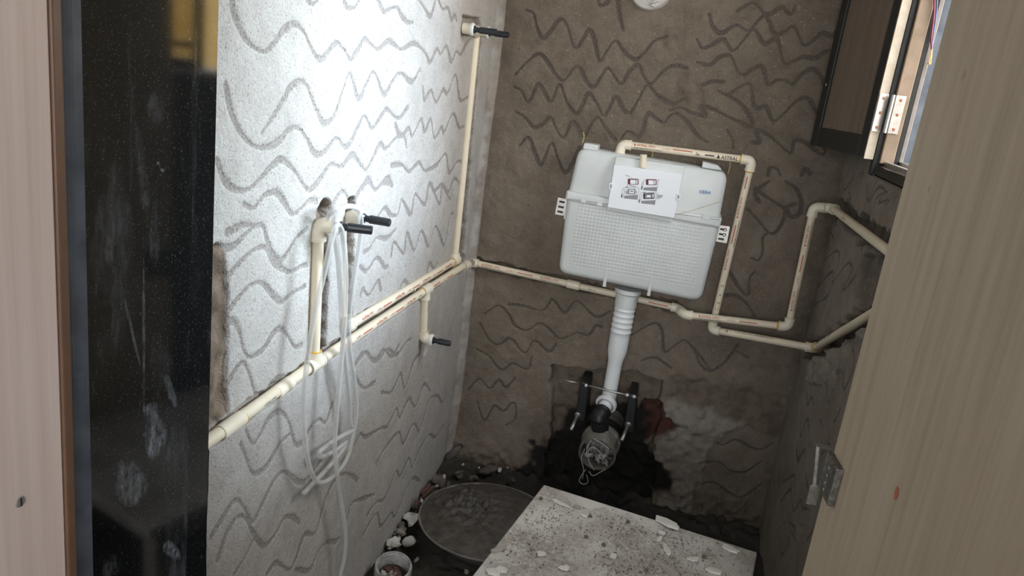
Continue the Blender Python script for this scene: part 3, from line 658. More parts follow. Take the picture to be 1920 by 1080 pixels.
FE = np.array([.2503 * 1.22, 1.22]); HE = np.array([.365, .56])
du = (HE - FE) / np.linalg.norm(HE - FE); dn = np.array([-abs(du[1]), -du[0] if du[1] < 0 else du[0]]); dn = np.array([du[1], -du[0]]); dn = dn if dn[0] < 0 else -dn
DOOR = empty('door_1', (FE[0], FE[1], .03), kind='structure', label='open plywood door leaf with small metal latch')
wd = np.linalg.norm(HE - FE); th = .032
def door_pt(s, z, o=0): p = FE + du * s + dn * o; return np.array([p[0], p[1], z])
def dbox(mb, s0, s1, z0, z1, o0, o1, bev=.002, mi=0):
    R = np.array([[du[0], dn[0], 0], [du[1], dn[1], 0], [0, 0, 1]])
    mb.box(door_pt((s0 + s1) / 2, (z0 + z1) / 2, (o0 + o1) / 2), (abs(s1 - s0), abs(o1 - o0), z1 - z0), R, mi, bev)
m = MB(); dbox(m, 0, wd, .13, 2.07, -th, 0); m.build('door_leaf', 'door', DOOR)
def on_door(px, py, o=0):
    k = ray(px, py); n3 = np.array([dn[0], dn[1], 0]); p0 = door_pt(0, 0, o); return CAM + k * ((n3 @ (p0 - CAM)) / (n3 @ k))
def ds(p): return (p[:2] - FE) @ du
a = on_door(1572, 862); b = on_door(1558, 938)
s1 = ds(a); zt, zb = a[2], b[2]
MAT['steel_dirty'] = simple('tarnished_latch_steel', (.26, .245, .22), .45, .7, col2=(.10, .092, .082), scale=120)
latch = MB(); dbox(latch, .004, .062, zb, zt, 0, .011, .0015)
LT = latch.build('latch_case', 'steel_dirty', DOOR); LT['label'] = 'tarnished steel latch'
for kk, zz in enumerate(np.linspace(zb + .010, zt - .016, 4)):
    c = door_pt(.030, zz, .0112); m = MB(); m.lathe(c, (dn[0], dn[1], 0), [(.0001, .0008), (.0022, .0006), (.0028, 0)], 10); m.build('rivet', 'steel', LT)
m = MB(); dbox(m, -.016, -.001, zb + .014, zt - .012, -.022, .004, .001); m.build('latch_bolt', 'steel_dirty', DOOR)
m = MB()     # bent pull: flat top, slanting arm, tongue
prof = [(.001, zt + .001, .006, .012), (-.022, zt - .001, .016, .013), (-.0235, zt - .004, .018, .0025), (-.0125, zb - .004, .012, .0025), (-.012, zb - .008, .010, .008), (-.0115, zb - .040, .010, .008)]
for (sA, zA, oA, wA), (sB, zB, oB, wB_) in zip(prof[:-1], prof[1:]):
    A = door_pt(sA, zA, oA); Bp = door_pt(sB, zB, oB); wv = np.array([dn[0], dn[1], 0]); tv = np.array([du[0], du[1], .6]) * .0009
    V = [A - wv * wA - tv, A + wv * wA - tv, A + wv * wA + tv, A - wv * wA + tv, Bp - wv * wB_ - tv, Bp + wv * wB_ - tv, Bp + wv * wB_ + tv, Bp - wv * wB_ + tv]
    m.add(V, [(0, 1, 2, 3), (7, 6, 5, 4), (0, 4, 5, 1), (1, 5, 6, 2), (2, 6, 7, 3), (3, 7, 4, 0)])
MAT['worn_steel'] = simple('worn_bright_steel', (.45, .43, .40), .35, .9, col2=(.26, .245, .22), scale=80); m.build('latch_pull', 'worn_steel', DOOR)
c = on_door(1680, 925, .0008); m = MB(); R_ = .0065
m.add([c + np.array([du[0] * R_ * math.cos(a_) * .8, du[1] * R_ * math.cos(a_) * .8, R_ * 1.5 * math.sin(a_)]) for a_ in np.linspace(0, 2 * math.pi, 9)[:-1]], [tuple(range(8))])
m.build('paint_dot', 'orange_dot', DOOR)

# ------------------------------------------------------------------ window in the right wall
WIN = empty('window_1', (XR, WIN_Y1, WIN_Z0), kind='structure', label='window with an open framed shutter in the right wall')
def wbox(name, a, b, mat, parent=WIN, bev=.0015):
    m = MB(); a = np.array(a, float); b = np.array(b, float); m.box((a + b) / 2, np.abs(b - a), bev=bev); return m.build(name, mat, parent)
y1, z0, z1, y0 = WIN_Y1, WIN_Z0, WIN_Z1, WIN_Y0
wbox('reveal_slab', (XR + .060, y1 + .001, z0 - .03), (XR + T, y1 + .03, z1 + .03), 'sheen_granite')  # far reveal, sky light painted in as a bluish tone
wbox('reveal_slab', (XR + .005, y0 - .03, z0 - .03), (XR + T, y0, z1 + .03), 'granite')
wbox('reveal_slab', (XR + .005, y0, z1), (XR + T, y1, z1 + .03), 'granite')
MAT['sill_white'] = simple('white_sill_stone', (.72, .74, .76), .25, col2=(.6, .62, .64), scale=20)
wbox('sill', (XR + .004, y0, z0 - .03), (XR + T + .03, y1, z0 - .004), 'granite')
wbox('frame_gap', (XR - .003, y1 + .008, z0 - .03), (XR + .010, y1 + .032, z1), 'darkframe')
wbox('frame_jamb', (XR + .010, y1 - .004, z0), (XR + .040, y1 + .03, z1), 'brownstrip')
wbox('frame_gap_strip', (XR + .040, y1 - .002, z0), (XR + .050, y1 + .03, z1), 'darkframe')  # black strip filling the gap between jamb and channel
wbox('frame_channel', (XR + .050, y1 - .003, z0 + .008), (XR + .060, y1 + .03, z1), 'dull_alum')
wbox('frame_track', (XR + .020, y0, z0 - .006), (XR + .030, y1, z0 + .006), 'alum'); wbox('frame_track', (XR + .052, y0, z0 - .006), (XR + .062, y1, z0 + .010), 'alum')
def mirror_hit(px, py):
    fa = np.array([-.6453 * .88, .88]); ne = np.array([-.8642 * .71, .71]); dv = unit(fa - ne); n_ = np.array([dv[1], -dv[0], 0])
    k = ray(px, py); p = CAM + k * ((n_ @ (np.array([fa[0], fa[1], 0]) - CAM)) / (n_ @ k)); r_ = k - 2 * (k @ n_) * n_
    return p + r_ * ((XR + .07 - p[0]) / r_[0])
ym = mirror_hit(373, 60)[1]; zbar = mirror_hit(350, 83)[2]; print('mullion', ym, zbar, mirror_hit(330, 60), mirror_hit(408, 60), mirror_hit(370, 132))
wbox('mullion', (XR + .05, ym - .008, z0), (XR + .09, ym + .008, z1), 'darkframe')
wbox('stile', (XR + .05, y0, z0), (XR + .09, y0 + .03, z1), 'darkframe')
wbox('transom_bar', (XR + .055, y0, zbar - .007), (XR + .085, ym, zbar + .007), 'darkframe')
wbox('transom_bar', (XR + .055, y0, z0 + .50), (XR + .085, ym, z0 + .515), 'darkframe')
wbox('bottom_rail', (XR + .052, y0, z0), (XR + .088, ym, z0 + .03), 'darkframe')
m = MB(); m.add([(XR + .07, y0 + .03, z0 + .03), (XR + .07, ym - .008, z0 + .03), (XR + .07, ym - .008, z1), (XR + .07, y0 + .03, z1)], [(0, 1, 2, 3)]); m.build('pane', 'glass_pale', WIN)
# open shutter folded back towards the rear wall, hinged on its front edge
hp = np.array([XR - .004, y1 + .012]); fp = np.array([.341, 2.305]); su = fp - hp; sw = np.linalg.norm(su); su /= sw; sn = np.array([-su[1], su[0]]); sn = sn if sn[0] < 0 else -sn
SR = np.array([[su[0], sn[0], 0], [su[1], sn[1], 0], [0, 0, 1]])
SZ0, SZ1 = on_x(1640, 302, XR - .02)[2], z1 - .01
def sbox(mb, s0, s1, za, zb_, o0, o1, bev=.0012):
    p = hp + su * (s0 + s1) / 2 + sn * (o0 + o1) / 2; mb.box((p[0], p[1], (za + zb_) / 2), (abs(s1 - s0), abs(o1 - o0), zb_ - za), SR, 0, bev)
m = MB(); sbox(m, 0, .034, SZ0, SZ1, 0, .024); sbox(m, sw - .036, sw, SZ0, SZ1, 0, .024); sbox(m, .034, sw - .036, SZ0, SZ0 + .05, 0, .024); sbox(m, .034, sw - .036, SZ1 - .05, SZ1, 0, .024)
SASH = m.build('sash', 'darkframe', WIN); SASH['label'] = 'open shutter with black frame and brown panel'
m = MB(); sbox(m, .032, sw - .034, SZ0 + .048, SZ1 - .048, .006, .017); m.build('sash_panel', 'panel', SASH)
m = MB(); sbox(m, -.003, -.0002, SZ0 - .002, SZ1, .001, .023, 0); m.build('sash_edge_strip', 'woodstrip', SASH)
for zz in (SZ0 + .16, SZ0 + .40, SZ0 + .64):
    p = hp + su * (sw - .018) + sn * .0245; m = MB(); m.lathe((p[0], p[1], zz), (sn[0], sn[1], 0), [(.0001, .0012), (.003, .001), (.004, 0)], 10); m.build('screw', 'steel', SASH)
HZ = SZ0 + .105
hg = empty('hinge', (XR, y1, HZ)); attach(hg, WIN)
m = MB(); sbox(m, -.0052, -.0032, HZ - .043, HZ + .043, .0005, .0225, .0006); m.build('hinge_leaf', 'alum', hg)
m = MB(); m.box((XR + .020, y1 - .006, HZ), (.022, .002, .086), bev=.0006); m.build('hinge_leaf', 'alum', hg)
m = MB(); m.tube([(XR + .003, y1 - .007, HZ - .043), (XR + .003, y1 - .007, HZ + .043)], .0042, 10); m.build('hinge_barrel', 'steel', hg)
for dz in (-.033, 0, .033):
    for q_ in (0, 1):
        p = np.array([XR + .021, y1 - .0072]) if q_ else hp + su * -.0056 + sn * .0125
        m = MB(); m.lathe((p[0], p[1], HZ + dz), (0, -1, 0), [(.0001, .0012), (.0030, .001), (.0037, 0)], 10); m.build('screw', 'rust_screw', hg)
# wires hanging in the window reveal
for (nm, mt, pts, lab) in [('electric_wire', 'wire_red', [(1752, -30), (1752, 10), (1750, 40), (1746, 70), (1747, 92)], 'red insulated wire hanging in the window reveal'),
                     ('electric_wire', 'wire_blue', [(1757, -30), (1757, 10), (1754, 40), (1750, 66), (1748, 90)], 'thin blue wire hanging beside the red wire in the window reveal')]:
    P3 = [on_y(px, py, y1 - .012) for px, py in pts]; t = empty(nm, P3[-1], label=lab, cat='wire')
    m = MB(); m.tube(smooth_path(P3, .01), .0022 if 'red' in mt else .0014, 8); m.build('insulation', mt, t)
    e1, e2 = P3[-1], on_y(1742 + (3 if 'blue' in mt else 0), 118, y1 - .013)
    m = MB(); m.tube([e1, e2], .0011, 6); m.tube([e2, e2 + np.array([0, 0, -.003])], .0028 if 'red' in mt else .0012, 8); m.build('bare_end', 'copper', t)

# ------------------------------------------------------------------ plumbing
PR = .0105; FR = .0140
TEXTS = {}
def text_mesh(s):
    if s not in TEXTS:
        cu = bpy.data.curves.new('t', 'FONT'); cu.body = s; cu.size = 1; cu.resolution_u = 2; cu.offset = .018
        o = bpy.data.objects.new('t', cu); COL.objects.link(o)
        me = bpy.data.meshes.new_from_object(o.evaluated_get(bpy.context.evaluated_depsgraph_get()))
        bm = bmesh.new(); bm.from_mesh(me)
        for yy in np.arange(-.25, 1.0, .12): bmesh.ops.bisect_plane(bm, geom=list(bm.verts) + list(bm.edges) + list(bm.faces), plane_co=(0, yy, 0), plane_no=(0, 1, 0))
        bm.verts.index_update(); V = np.array([v.co[:] for v in bm.verts]); Fs = [tuple(v.index for v in p.verts) for p in bm.faces]; bm.free()
        bpy.data.objects.remove(o); bpy.data.curves.remove(cu); bpy.data.meshes.remove(me)
        V[:, 0] -= V[:, 0].min(); TEXTS[s] = (V, Fs)
    return TEXTS[s]
def pipe_print(parent, p0, p1, rad, face, items):
    """flat print wrapped on a pipe: items (material, kind, along metres, around metres, size[, text])"""
    ax = unit(p1 - p0); fc = unit(face - ax * (face @ ax)); up = np.cross(fc, ax)
    by = {}
    for it in items:
        mt, kind, s, a0, size = it[:5]
        if kind == 'text': V, Fs = text_mesh(it[5]); X = V[:, 0] * size * 1.0 + s; Yv = V[:, 1] * size + a0
        else:
            n = max(2, int(it[5] / .02)); X = np.repeat(np.linspace(s, s + it[5], n), 2); Yv = np.tile([a0, a0 + size], n); Fs = [(2 * k, 2 * k + 2, 2 * k + 3, 2 * k + 1) for k in range(n - 1)]
        rr = rad + .0003; an = Yv / rr
        W = p0[None, :] + X[:, None] * ax + rr * (np.cos(an)[:, None] * fc + np.sin(an)[:, None] * up)
        mb = MB(); mb.add(W, Fs); mb.build('printed_text' if kind == 'text' else 'printed_bar', mt, parent)
def brand(L_, s=0.02, flip=False, faint=False):
    it = []
    c1 = 'red_print'
    while s < L_ - .10:
        it.append((c1, 'text', s, .001, .0082, '\u0394 ASTRAL CPVC')); it.append((c1, 'text', s + .082, .001, .0050, 'pro SDR 11'))
        it.append(('black_print', 'text', s, -.006, .0042, 'ASTM D2846 CPVC 4120 100 PSI 82 C'))
        if s + .115 + .05 < L_: it.append((c1, 'bar', s + .115, .001, .0026, .05))
        s += .19
    return it
class Run:
    """one glued pipe run: parts pipe / elbow / tee / coupling / test_plug"""
    def __init__(s, name, loc, label, cat='pipe'): s.t = empty(name, loc, label=label, cat=cat)
    def pipe(s, a, b, face=None, items=None, rad=PR, mat='cpvc'):
        m = MB(); m.tube([a, b], rad, 20); o = m.build('pipe', mat, s.t, True); shade(o)
        if items: pipe_print(o, np.array(a, float), np.array(b, float), rad, np.array(face, float), items)
        return o
    def coupling(s, c, ax, ln=.034, glue=1, name='coupling', rad=FR):
        ax = unit(ax); c = np.array(c, float); m = MB(); h = ln / 2
        m.lathe(c, ax, [(PR, -h), (rad - .001, -h), (rad, -h + .001), (rad, h - .001), (rad - .001, h), (PR, h)], 20); o = m.build(name, 'fitting', s.t, True); shade(o)
        if glue: s.glue(c + ax * h * glue, ax)
        return o
    def glue(s, c, ax):
        m = MB(); m.lathe(c, ax, [(PR, -.002), (PR + .0018, -.0012), (PR + .002, .0008), (PR, .003)], 16); m.build('glue_bead', 'glue', s.t, True)
    def elbow(s, c, a, b, leg=.026, rad=FR):
        a, b = unit(a), unit(b); c = np.array(c, float); m = MB(); rr = leg * .55
        pts = [c + a * leg, c + a * rr] + [c + (1 - t) ** 2 * a * rr + t * t * b * rr for t in (.2, .4, .6, .8)] + [c + b * rr, c + b * leg]
        m.tube(pts, rad, 20); m.tube([c + a * leg, c + a * (leg - .006)], rad + .0007, 20); m.tube([c + b * leg, c + b * (leg - .006)], rad + .0007, 20)
        o = m.build('elbow', 'fitting', s.t, True); shade(o); return o
    def tee(s, c, ax, br, leg=.026, rad=FR):
        ax, br = unit(ax), unit(br); c = np.array(c, float); m = MB()
        m.tube([c - ax * leg, c + ax * leg], rad, 20); m.tube([c, c + br * leg], rad, 20)
        for q in (c - ax * leg, c + ax * leg): m.tube([q - unit(q - c) * .006, q], rad + .0007, 20)
        m.tube([c + br * (leg - .006), c + br * leg], rad + .0007, 20)
        o = m.build('tee', 'fitting', s.t, True); shade(o); return o
    def plug(s, c, ax, ln=.052, ring=True):
        ax = unit(ax); c = np.array(c, float)
        if ring:
            m = MB(); m.lathe(c, ax, [(.008, -.006), (FR + .0015, -.006), (FR + .0022, -.004), (FR + .0022, .001), (FR, .003), (.0085, .003), (.0085, -.004)], 22); o = m.build('plug_ring', 'white_ring', s.t, True); shade(o)
        m = MB(); m.lathe(c, ax, [(.0001, -.004), (.0098, -.004), (.0098, .006), (.0066, .008), (.0066, .016), (.0084, .018), (.0080, ln - .002), (.0070, ln), (.0001, ln)], 12); o = m.build('test_plug', 'black_plastic', s.t)
        return o
def shade(o, ang=40):
    me = o.data; me.polygons.foreach_set('use_smooth', [True] * len(me.polygons))
    bm = bmesh.new(); bm.from_mesh(me); bmesh.ops.remove_doubles(bm, verts=bm.verts, dist=1e-6)
    for e in bm.edges:
        if len(e.link_faces) == 2 and e.calc_face_angle(0) > math.radians(ang): e.smooth = False
    bm.to_mesh(me); bm.free()
ZV = np.array([0, 0, 1.]); XV = np.array([1., 0, 0]); YV = np.array([0, 1., 0])

# -- lower supply run: left wall, round the corner, back wall, up and onto the right wall
A = Run('supply_pipe', LW(595, 682), 'long cream pipe run from the granite jamb round the back wall under the cistern')
o1 = .006
pa, pt1, pt2, pc = LW(366, 845, o1), LW(588, 683, o1), LW(797, 544, o1), LW(868, 499, .016)
pa2 = LW(455, 782, o1)
bi = [('black_print', 'text', .03, .0, .006, 'ASTRAL CPVC pro'), ('red_print', 'bar', .20, .002, .002, .05)]
A.pipe(pa, pt1, XV, [('grey_print', 'text', .17, -.002, .006, 'ASTRAL CPVC')]); A.pipe(pt1, pt2, XV, brand(np.linalg.norm(pt2 - pt1), .09)); A.pipe(pt2, pc, XV, brand(np.linalg.norm(pc - pt2), .03))
A.coupling(LW(432, 798, o1), pa - pt1, .06, 0, rad=.0128); A.glue(LW(453, 784, o1), pt1 - pa); A.coupling(LW(530, 727, o1), pa - pt1, .05, 0, rad=.0124); A.glue(LW(577, 690, o1), pt1 - pa)
rt = LW(597, 420, o1)
A.tee(pt1, pt2 - pt1, rt - pt1); A.glue(pt1 + unit(rt - pt1) * .027, rt - pt1)
A.pipe(pt1, rt, XV + .3 * YV, [('black_print', 'text', .03, -.006, .0055, 'CM 15mm CPVC 4120 ASTM')])
A.elbow(rt, rt * 0 + unit(pt1 - rt), XV + np.array([0, .25, 0]), .030); A.plug(rt + unit((1, .25, 0)) * .034, (1, .25, 0), .060)
db = LW(793, 634, o1); A.tee(pt2, pc - pt2, db - pt2); A.pipe(pt2, db, XV, [('black_print', 'text', .03, -.003, .006, 'CPVC 4120')]); A.elbow(db, pt2 - db, (1, .0, 0), .024); A.plug(db + XV * .026, XV)
A.glue(pt2 - unit(pc - pt2) * .027, pc - pt2)
cb = BW(885, 492, .012)
A.elbow(pc + (cb - pc) * .25, pt2 - pc, cb - pc, .024); A.elbow(cb, pc - cb, BW(1060, 532, .008) - cb, .020)
b1, b2, b3 = cb, BW(1075, 534, .008), BW(1268, 577, .010)
A.pipe(b1, b2, -YV, brand(np.linalg.norm(b2 - b1), .035)); A.coupling(b2, b2 - b1, .040, 1); A.pipe(b2, b3, -YV, [('black_print', 'text', .05, -.002, .006, '| IIII   A = '), ('red_print', 'bar', .235, .000, .0028, .06)])
j1 = BW(1272, 578, .020); j2 = BW(1284, 590, .064)
A.elbow(j1, b2 - b3, j2 - j1, .022); A.elbow(j2, j1 - j2, BW(1440, 611, .064) - j2, .022)
e1 = BW(1478, 613, .064); A.pipe(j2, e1, -YV, brand(np.linalg.norm(e1 - j2), .04)); A.elbow(e1, j2 - e1, BW(1524, 390, .064) - e1, .028); A.glue(e1 + unit(j2 - e1) * .030, j2 - e1)
e2 = BW(1526, 388, .064); A.pipe(e1, e2, -YV, brand(np.linalg.norm(e2 - e1), .05)); e3 = on_y(1562, 391, YB - .064)
A.elbow(e2, e1 - e2, e3 - e2, .028); A.pipe(e2, e3, -YV, mat='glue' if False else 'cpvc', rad=PR - .001)
rr1 = on_x(1700, 497, e3[0] - .0); A.elbow(e3, e2 - e3, rr1 - e3, .026); A.pipe(e3, rr1, -XV, [('black_print', 'text', .20, .0, .006, 'ASTRAL CPVC pro')])

# -- upper supply run: second pipe and the corner riser
B_ = Run('riser_pipe', LW(862, 470), 'upper cream pipe on left wall with tall riser in the corner')
q0, q1 = LW(648, 614, o1), LW(852, 489, o1); q0[2] = max(q0[2], on_x(648, 614, XL + o1)[2])
B_.pipe(q0, q1, XV, brand(np.linalg.norm(q1 - q0), .06)); B_.coupling(LW(772, 540, o1), q1 - q0, .008, 0, rad=.0112)
top = LW(893, 66, .004)
B_.tee(q1, q1 - q0, top - q1, .024); B_.glue(q1 - unit(q1 - q0) * .026, q1 - q0); B_.pipe(q1, top, XV, [('black_print', 'text', .05, -.004, .005, 'ASTRAL CPVC pro SDR 11 CPVC 4120 ASTM D2846')])
k1, k2 = LW(877, 54, .014), LW(906, 60, .014)
m = MB(); m.tube([k1, k2], .0125, 20); m.tube([(k1 + k2) / 2, top], .0105, 16); m.tube([k1 + XV * -.012, k1 + XV * .012], .0135, 20); m.tube([k2 + XV * -.012, k2 + XV * .012], .0135, 20); shade(m.build('twin_outlet', 'fitting', B_.t, True))
B_.plug(k1 + XV * .014, XV + .05 * YV, .062); B_.plug(k2 + XV * .014, XV, .058)
r2 = LW(655, 405, .004); qd = q0 + np.array([-.010, 0, 0]); rd = r2 + np.array([-.016, 0, -.012])
B_.elbow(q0, q1 - q0, r2 - q0, .024); B_.pipe(qd, rd, XV); B_.elbow(r2, q0 - r2, XV, .022); B_.plug(r2 + XV * .024 + YV * .002, XV, .058)

# -- cistern inlet run
O_ = .048
Ci = Run('cistern_inlet_pipe', BW(1335, 618), 'cream pipe loop over the cistern down to the right wall chase')
i0, i1, i2 = BW(1170, 268, O_), BW(1410, 301, O_), BW(1334, 618, .030)
dn0 = BW(1160, 296, O_); ii = BW(1166, 270, O_)
Ci.elbow(ii, dn0 - ii, i1 - ii, .028); Ci.pipe(ii, dn0, -YV, rad=PR)
Lx = np.linalg.norm(i1 - ii)
Ci.pipe(ii, i1, -YV, [('red_print', 'text', .035, .001, .0085, '\u0394 ASTRAL CPVC'), ('red_print', 'text', .118, .001, .005, 'pro SDR 11'), ('black_print', 'text', .035, -.007, .0050, 'ASTM D2846 CPVC 4120 100 PSI 82 C'),
    ('red_print', 'bar', .145, .002, .003, .055), ('black_print', 'text', Lx * .575, -.004, .011, '2a.'), ('black_print', 'bar', Lx * .645, -.002, .0035, .026), ('black_print', 'text', Lx * .735, -.005, .0130, '\u0394 ASTRAL')])
Ci.elbow(i1, ii - i1, i2 - i1, .030); Ci.glue(i1 + unit(i2 - i1) * .031, i2 - i1); Ci.glue(i1 + unit(ii - i1) * .031, ii - i1)
Lv = np.linalg.norm(i2 - i1)
Ci.pipe(i2, i1, -YV, [('red_print', 'bar', Lv - .08, .001, .0028, .035), ('red_print', 'text', Lv - .165, .001, .0085, '\u0394 ASTRAL CPVC'), ('red_print', 'bar', Lv - .24, .001, .003, .055), ('red_print', 'text', Lv - .32, .001, .0085, '\u0394 ASTRAL CPVC'),
    ('black_print', 'text', Lv - .25, -.007, .005, 'ASTM D2846 CPVC 4120 100 PSI 82 C'), ('black_print', 'bar', Lv - .372, -.004, .007, .007), ('black_print', 'text', Lv - .40, -.004, .011, '+'), ('black_print', 'text', Lv - .425, -.004, .010, 'Z'), ('black_print', 'bar', Lv - .445, -.004, .008, .008), ('black_print', 'text', Lv - .47, -.004, .009, 'XK')])
i3 = on_x(1527, 653, XR + .012)
Ci.elbow(i2, i1 - i2, i3 - i2, .026); Ci.pipe(i2, i3, -YV + .6 * ZV, [('black_print', 'bar', .045, -.002, .006, .006), ('black_print', 'text', .07, .002, .005, 'ASTRAL CPVC pro SDR 11 ASTM D2846 CPVC 4120')])
i4 = on_x(1735, 529, XR + .006); Ci.elbow(i3, i2 - i3, i4 - i3, .024); Ci.glue(i3 + unit(i4 - i3) * .025, i4 - i3)
Ci.pipe(i3, i4, -XV, [('black_print', 'text', .06, .0, .009, 'A S T R A L'), ('black_print', 'bar', .16, .0, .006, .010), ('black_print', 'text', .20, .0, .008, '| | CPVC')])

# ------------------------------------------------------------------ cistern
TF = .094
tf = lambda px, py, off=TF: BW(px, py, off)[[0, 2]]
TK = empty('concealed_cistern', BW(1185, 558, .045), label='milky white plastic cistern tank on the back wall with printed cover', cat='cistern')
up = fillet([tf(1084, 276), tf(1366, 324), tf(1346, 430), tf(1060, 380)], [.030, .030, .004, .004])
m = MB(); m.prism(up, YB - .012, YB - TF + .006, .014); shade(m.build('tank_upper', 'tank', TK, True), 50)
loP = [tf(1064, 362), tf(1352, 414), tf(1314, 567), tf(1046, 512)]
m = MB(); m.prism(fillet(loP, [.006, .006, .030, .030]), YB - .012, YB - TF - .004, .016); shade(m.build('tank_lower', 'tank_grid', TK, True), 50)
m = MB(); m.prism(fillet([tf(1063, 357), tf(1354, 409), tf(1349, 427), tf(1060, 374)], .004), YB - .010, YB - TF - .009, .005); shade(m.build('tank_band', 'tank', TK, True), 50)
for (a, b) in [((1138, 504), (1133, 537)), ((1222, 519), (1216, 554))]:
    P0, P1 = tf(*a), tf(*b); dx = .0035
    m = MB(); m.prism([(P0[0] - dx, P0[1]), (P0[0] + dx, P0[1]), (P1[0] + dx * 1.4, P1[1]), (P1[0] - dx * 1.4, P1[1])], YB - TF + .004, YB - TF - .0058, .001); m.build('moulded_rib', 'tank', TK)
for pts in [[(1090, 372), (1088, 379), (1098, 381), (1100, 374)], [(1120, 377), (1118, 385), (1128, 387), (1130, 379)], [(1318, 402), (1316, 411), (1330, 413), (1332, 405)]]:
    m = MB(); m.prism([tf(*p, TF + .010) for p in pts], YB - TF - .004, YB - TF - .0105, .001); m.build('moulded_mark', 'tank', TK)
CP = lambda a, b, off: BW(1120 + a / 7.717, 280 + b / 7.717, off)
m = MB(); m.prism(fillet([CP(*p, TF + .006)[[0, 2]] for p in [(262, 95), (1275, 245), (1085, 1062), (125, 880)]], .008), YB - TF + .01, YB - TF - .008, .003); cov = m.build('cover_base', 'tank', TK)
OC = TF + .020
m = MB(); m.prism(fillet([CP(*p, OC)[[0, 2]] for p in [(245, 218), (1232, 362), (1112, 998), (148, 838)]], .004), YB - TF - .006, YB - OC, .0012); card = m.build('cover_card', 'card', TK); card['label'] = 'white cover card with printed fitting diagrams'
for (a, b) in [((178, 485), (228, 585)), ((1150, 640), (1205, 735))]:
    p = [CP(a[0], a[1], OC)[[0, 2]], CP(b[0], a[1] + 8, OC)[[0, 2]], CP(b[0] - 8, b[1], OC)[[0, 2]], CP(a[0] - 8, b[1] - 8, OC)[[0, 2]]]
    m = MB(); m.prism(p, YB - OC + .004, YB - OC - .003, .0006); cl = m.build('cover_clip', 'card', TK)
    c0 = np.mean(p, 0); m = MB(); m.prism([c0 + (np.array(z_) - c0) * np.array([.45, .6]) for z_ in p], YB - OC - .003, YB - OC - .0034); m.build('clip_slot', 'grey_print', cl)
# diagram print
dia = MB(); RED, BLK, GRY, WHT = 0, 1, 2, 3
def quad(pts, mi, lift=.0004): dia.add([CP(a, b, OC + lift) for a, b in pts], [tuple(range(len(pts)))[::-1]], mi)
def line(a, b, w_, mi, lift=.0009):
    a = np.array(a, float); b = np.array(b, float); n_ = unit([-(b - a)[1], (b - a)[0]]) * w_ / 2; quad([a - n_, b - n_, b + n_, a + n_], mi, lift)
def rrect(x0, y0_, x1, y1_, sk, mi, lift, rad=14):
    P_ = fillet([(x0, y0_), (x1, y0_ + sk), (x1, y1_ + sk), (x0, y1_)], rad, 3); quad([tuple(p) for p in P_], mi, lift)
for (x0, y0_, x1, y1_) in [(440, 423, 596, 508), (703, 430, 858, 515)]:
    rrect(x0, y0_, x1, y1_, 4, RED, .0008); rrect(x0 + 18, y0_ + 10, x1 - 8, y1_ - 6, 4, BLK, .0012, 6); rrect(x0 + 36, y0_ + 16, x1 - 42, y1_ - 8, 4, WHT, .0016, 4); rrect(x1 - 34, y0_ + 16, x1 - 14, y1_ - 8, 4, WHT, .0016, 3)
rrect(664, 636, 826, 720, -6, BLK, .0008); rrect(690, 650, 786, 708, -4, GRY, .0012, 6); rrect(716, 664, 770, 696, -3, WHT, .0016, 4); rrect(796, 648, 816, 700, -4, WHT, .0016, 3)
rrect(436, 572, 552, 650, -2, GRY, .0008, 8); rrect(462, 584, 530, 636, -2, WHT, .0012, 6); rrect(476, 596, 518, 616, -2, GRY, .0016, 4); rrect(412, 600, 428, 650, 0, GRY, .0008, 4); rrect(560, 600, 572, 640, 0, GRY, .0008, 4)
for q_ in ([(392, 672), (588, 655), (584, 730), (380, 708)], [(672, 552), (868, 545), (860, 608), (664, 590)], [(640, 745), (842, 735), (834, 802), (632, 780)]): quad(q_, GRY, .0006)
for path in ([(345, 695), (370, 570), (400, 548), (590, 552), (604, 580), (592, 655)], [(635, 580), (652, 470), (680, 445), (700, 443)], [(862, 440), (884, 450), (868, 548)], [(596, 770), (618, 645), (645, 622), (840, 625), (858, 640), (846, 735)], [(375, 690), (398, 600), (400, 570)], [(650, 560), (672, 470)], [(625, 750), (646, 650)]):
    for a_, b_ in zip(path[:-1], path[1:]): line(a_, b_, 5, GRY)
for a_, b_ in [((410, 378), (465, 388)), ((460, 526), (556, 538)), ((865, 660), (950, 668)), ((865, 675), (940, 683)), ((865, 690), (935, 697)), ((862, 705), (905, 712))]: line(a_, b_, 9, GRY)
line((465, 395), (512, 424), 3, RED); line((427, 548), (440, 500), 4, BLK)
for c_ in ((427, 550), (680, 622)): rrect(c_[0] - 10, c_[1] - 6, c_[0] + 10, c_[1] + 6, 0, BLK, .0014, 3)
for (x_, y_) in ((352, 690), (642, 575), (602, 765)): line((x_, y_ + 8), (x_ + 8, y_ - 40), 12, BLK)
line((888, 436), (893, 450), 5, BLK); line((402, 474), (402, 484), 5, BLK); line((876, 630), (878, 640), 5, BLK)
MAT['maroon_print'] = simple('maroon_print', (.25, .05, .08), .6)
dia.build('printed_diagram', ['maroon_print', 'black_print', 'grey_print', 'card'], card)
s0, s1_ = CP(668, 75, TF + .012), CP(655, 262, TF + .012); m = MB(); m.tube([s0, s1_], .0098, 20); shade(m.build('stub_pipe', 'cpvc', TK, True))
for (a, b, c_, d_) in [((1096, 268), (1122, 272), (1120, 283), (1093, 279)), ((1318, 303), (1347, 311), (1354, 320), (1316, 314))]:
    m = MB(); m.prism(fillet([tf(*p, .08) for p in (a, b, c_, d_)], .003), YB - .03, YB - .085, .002); m.build('lug', 'tank', TK)
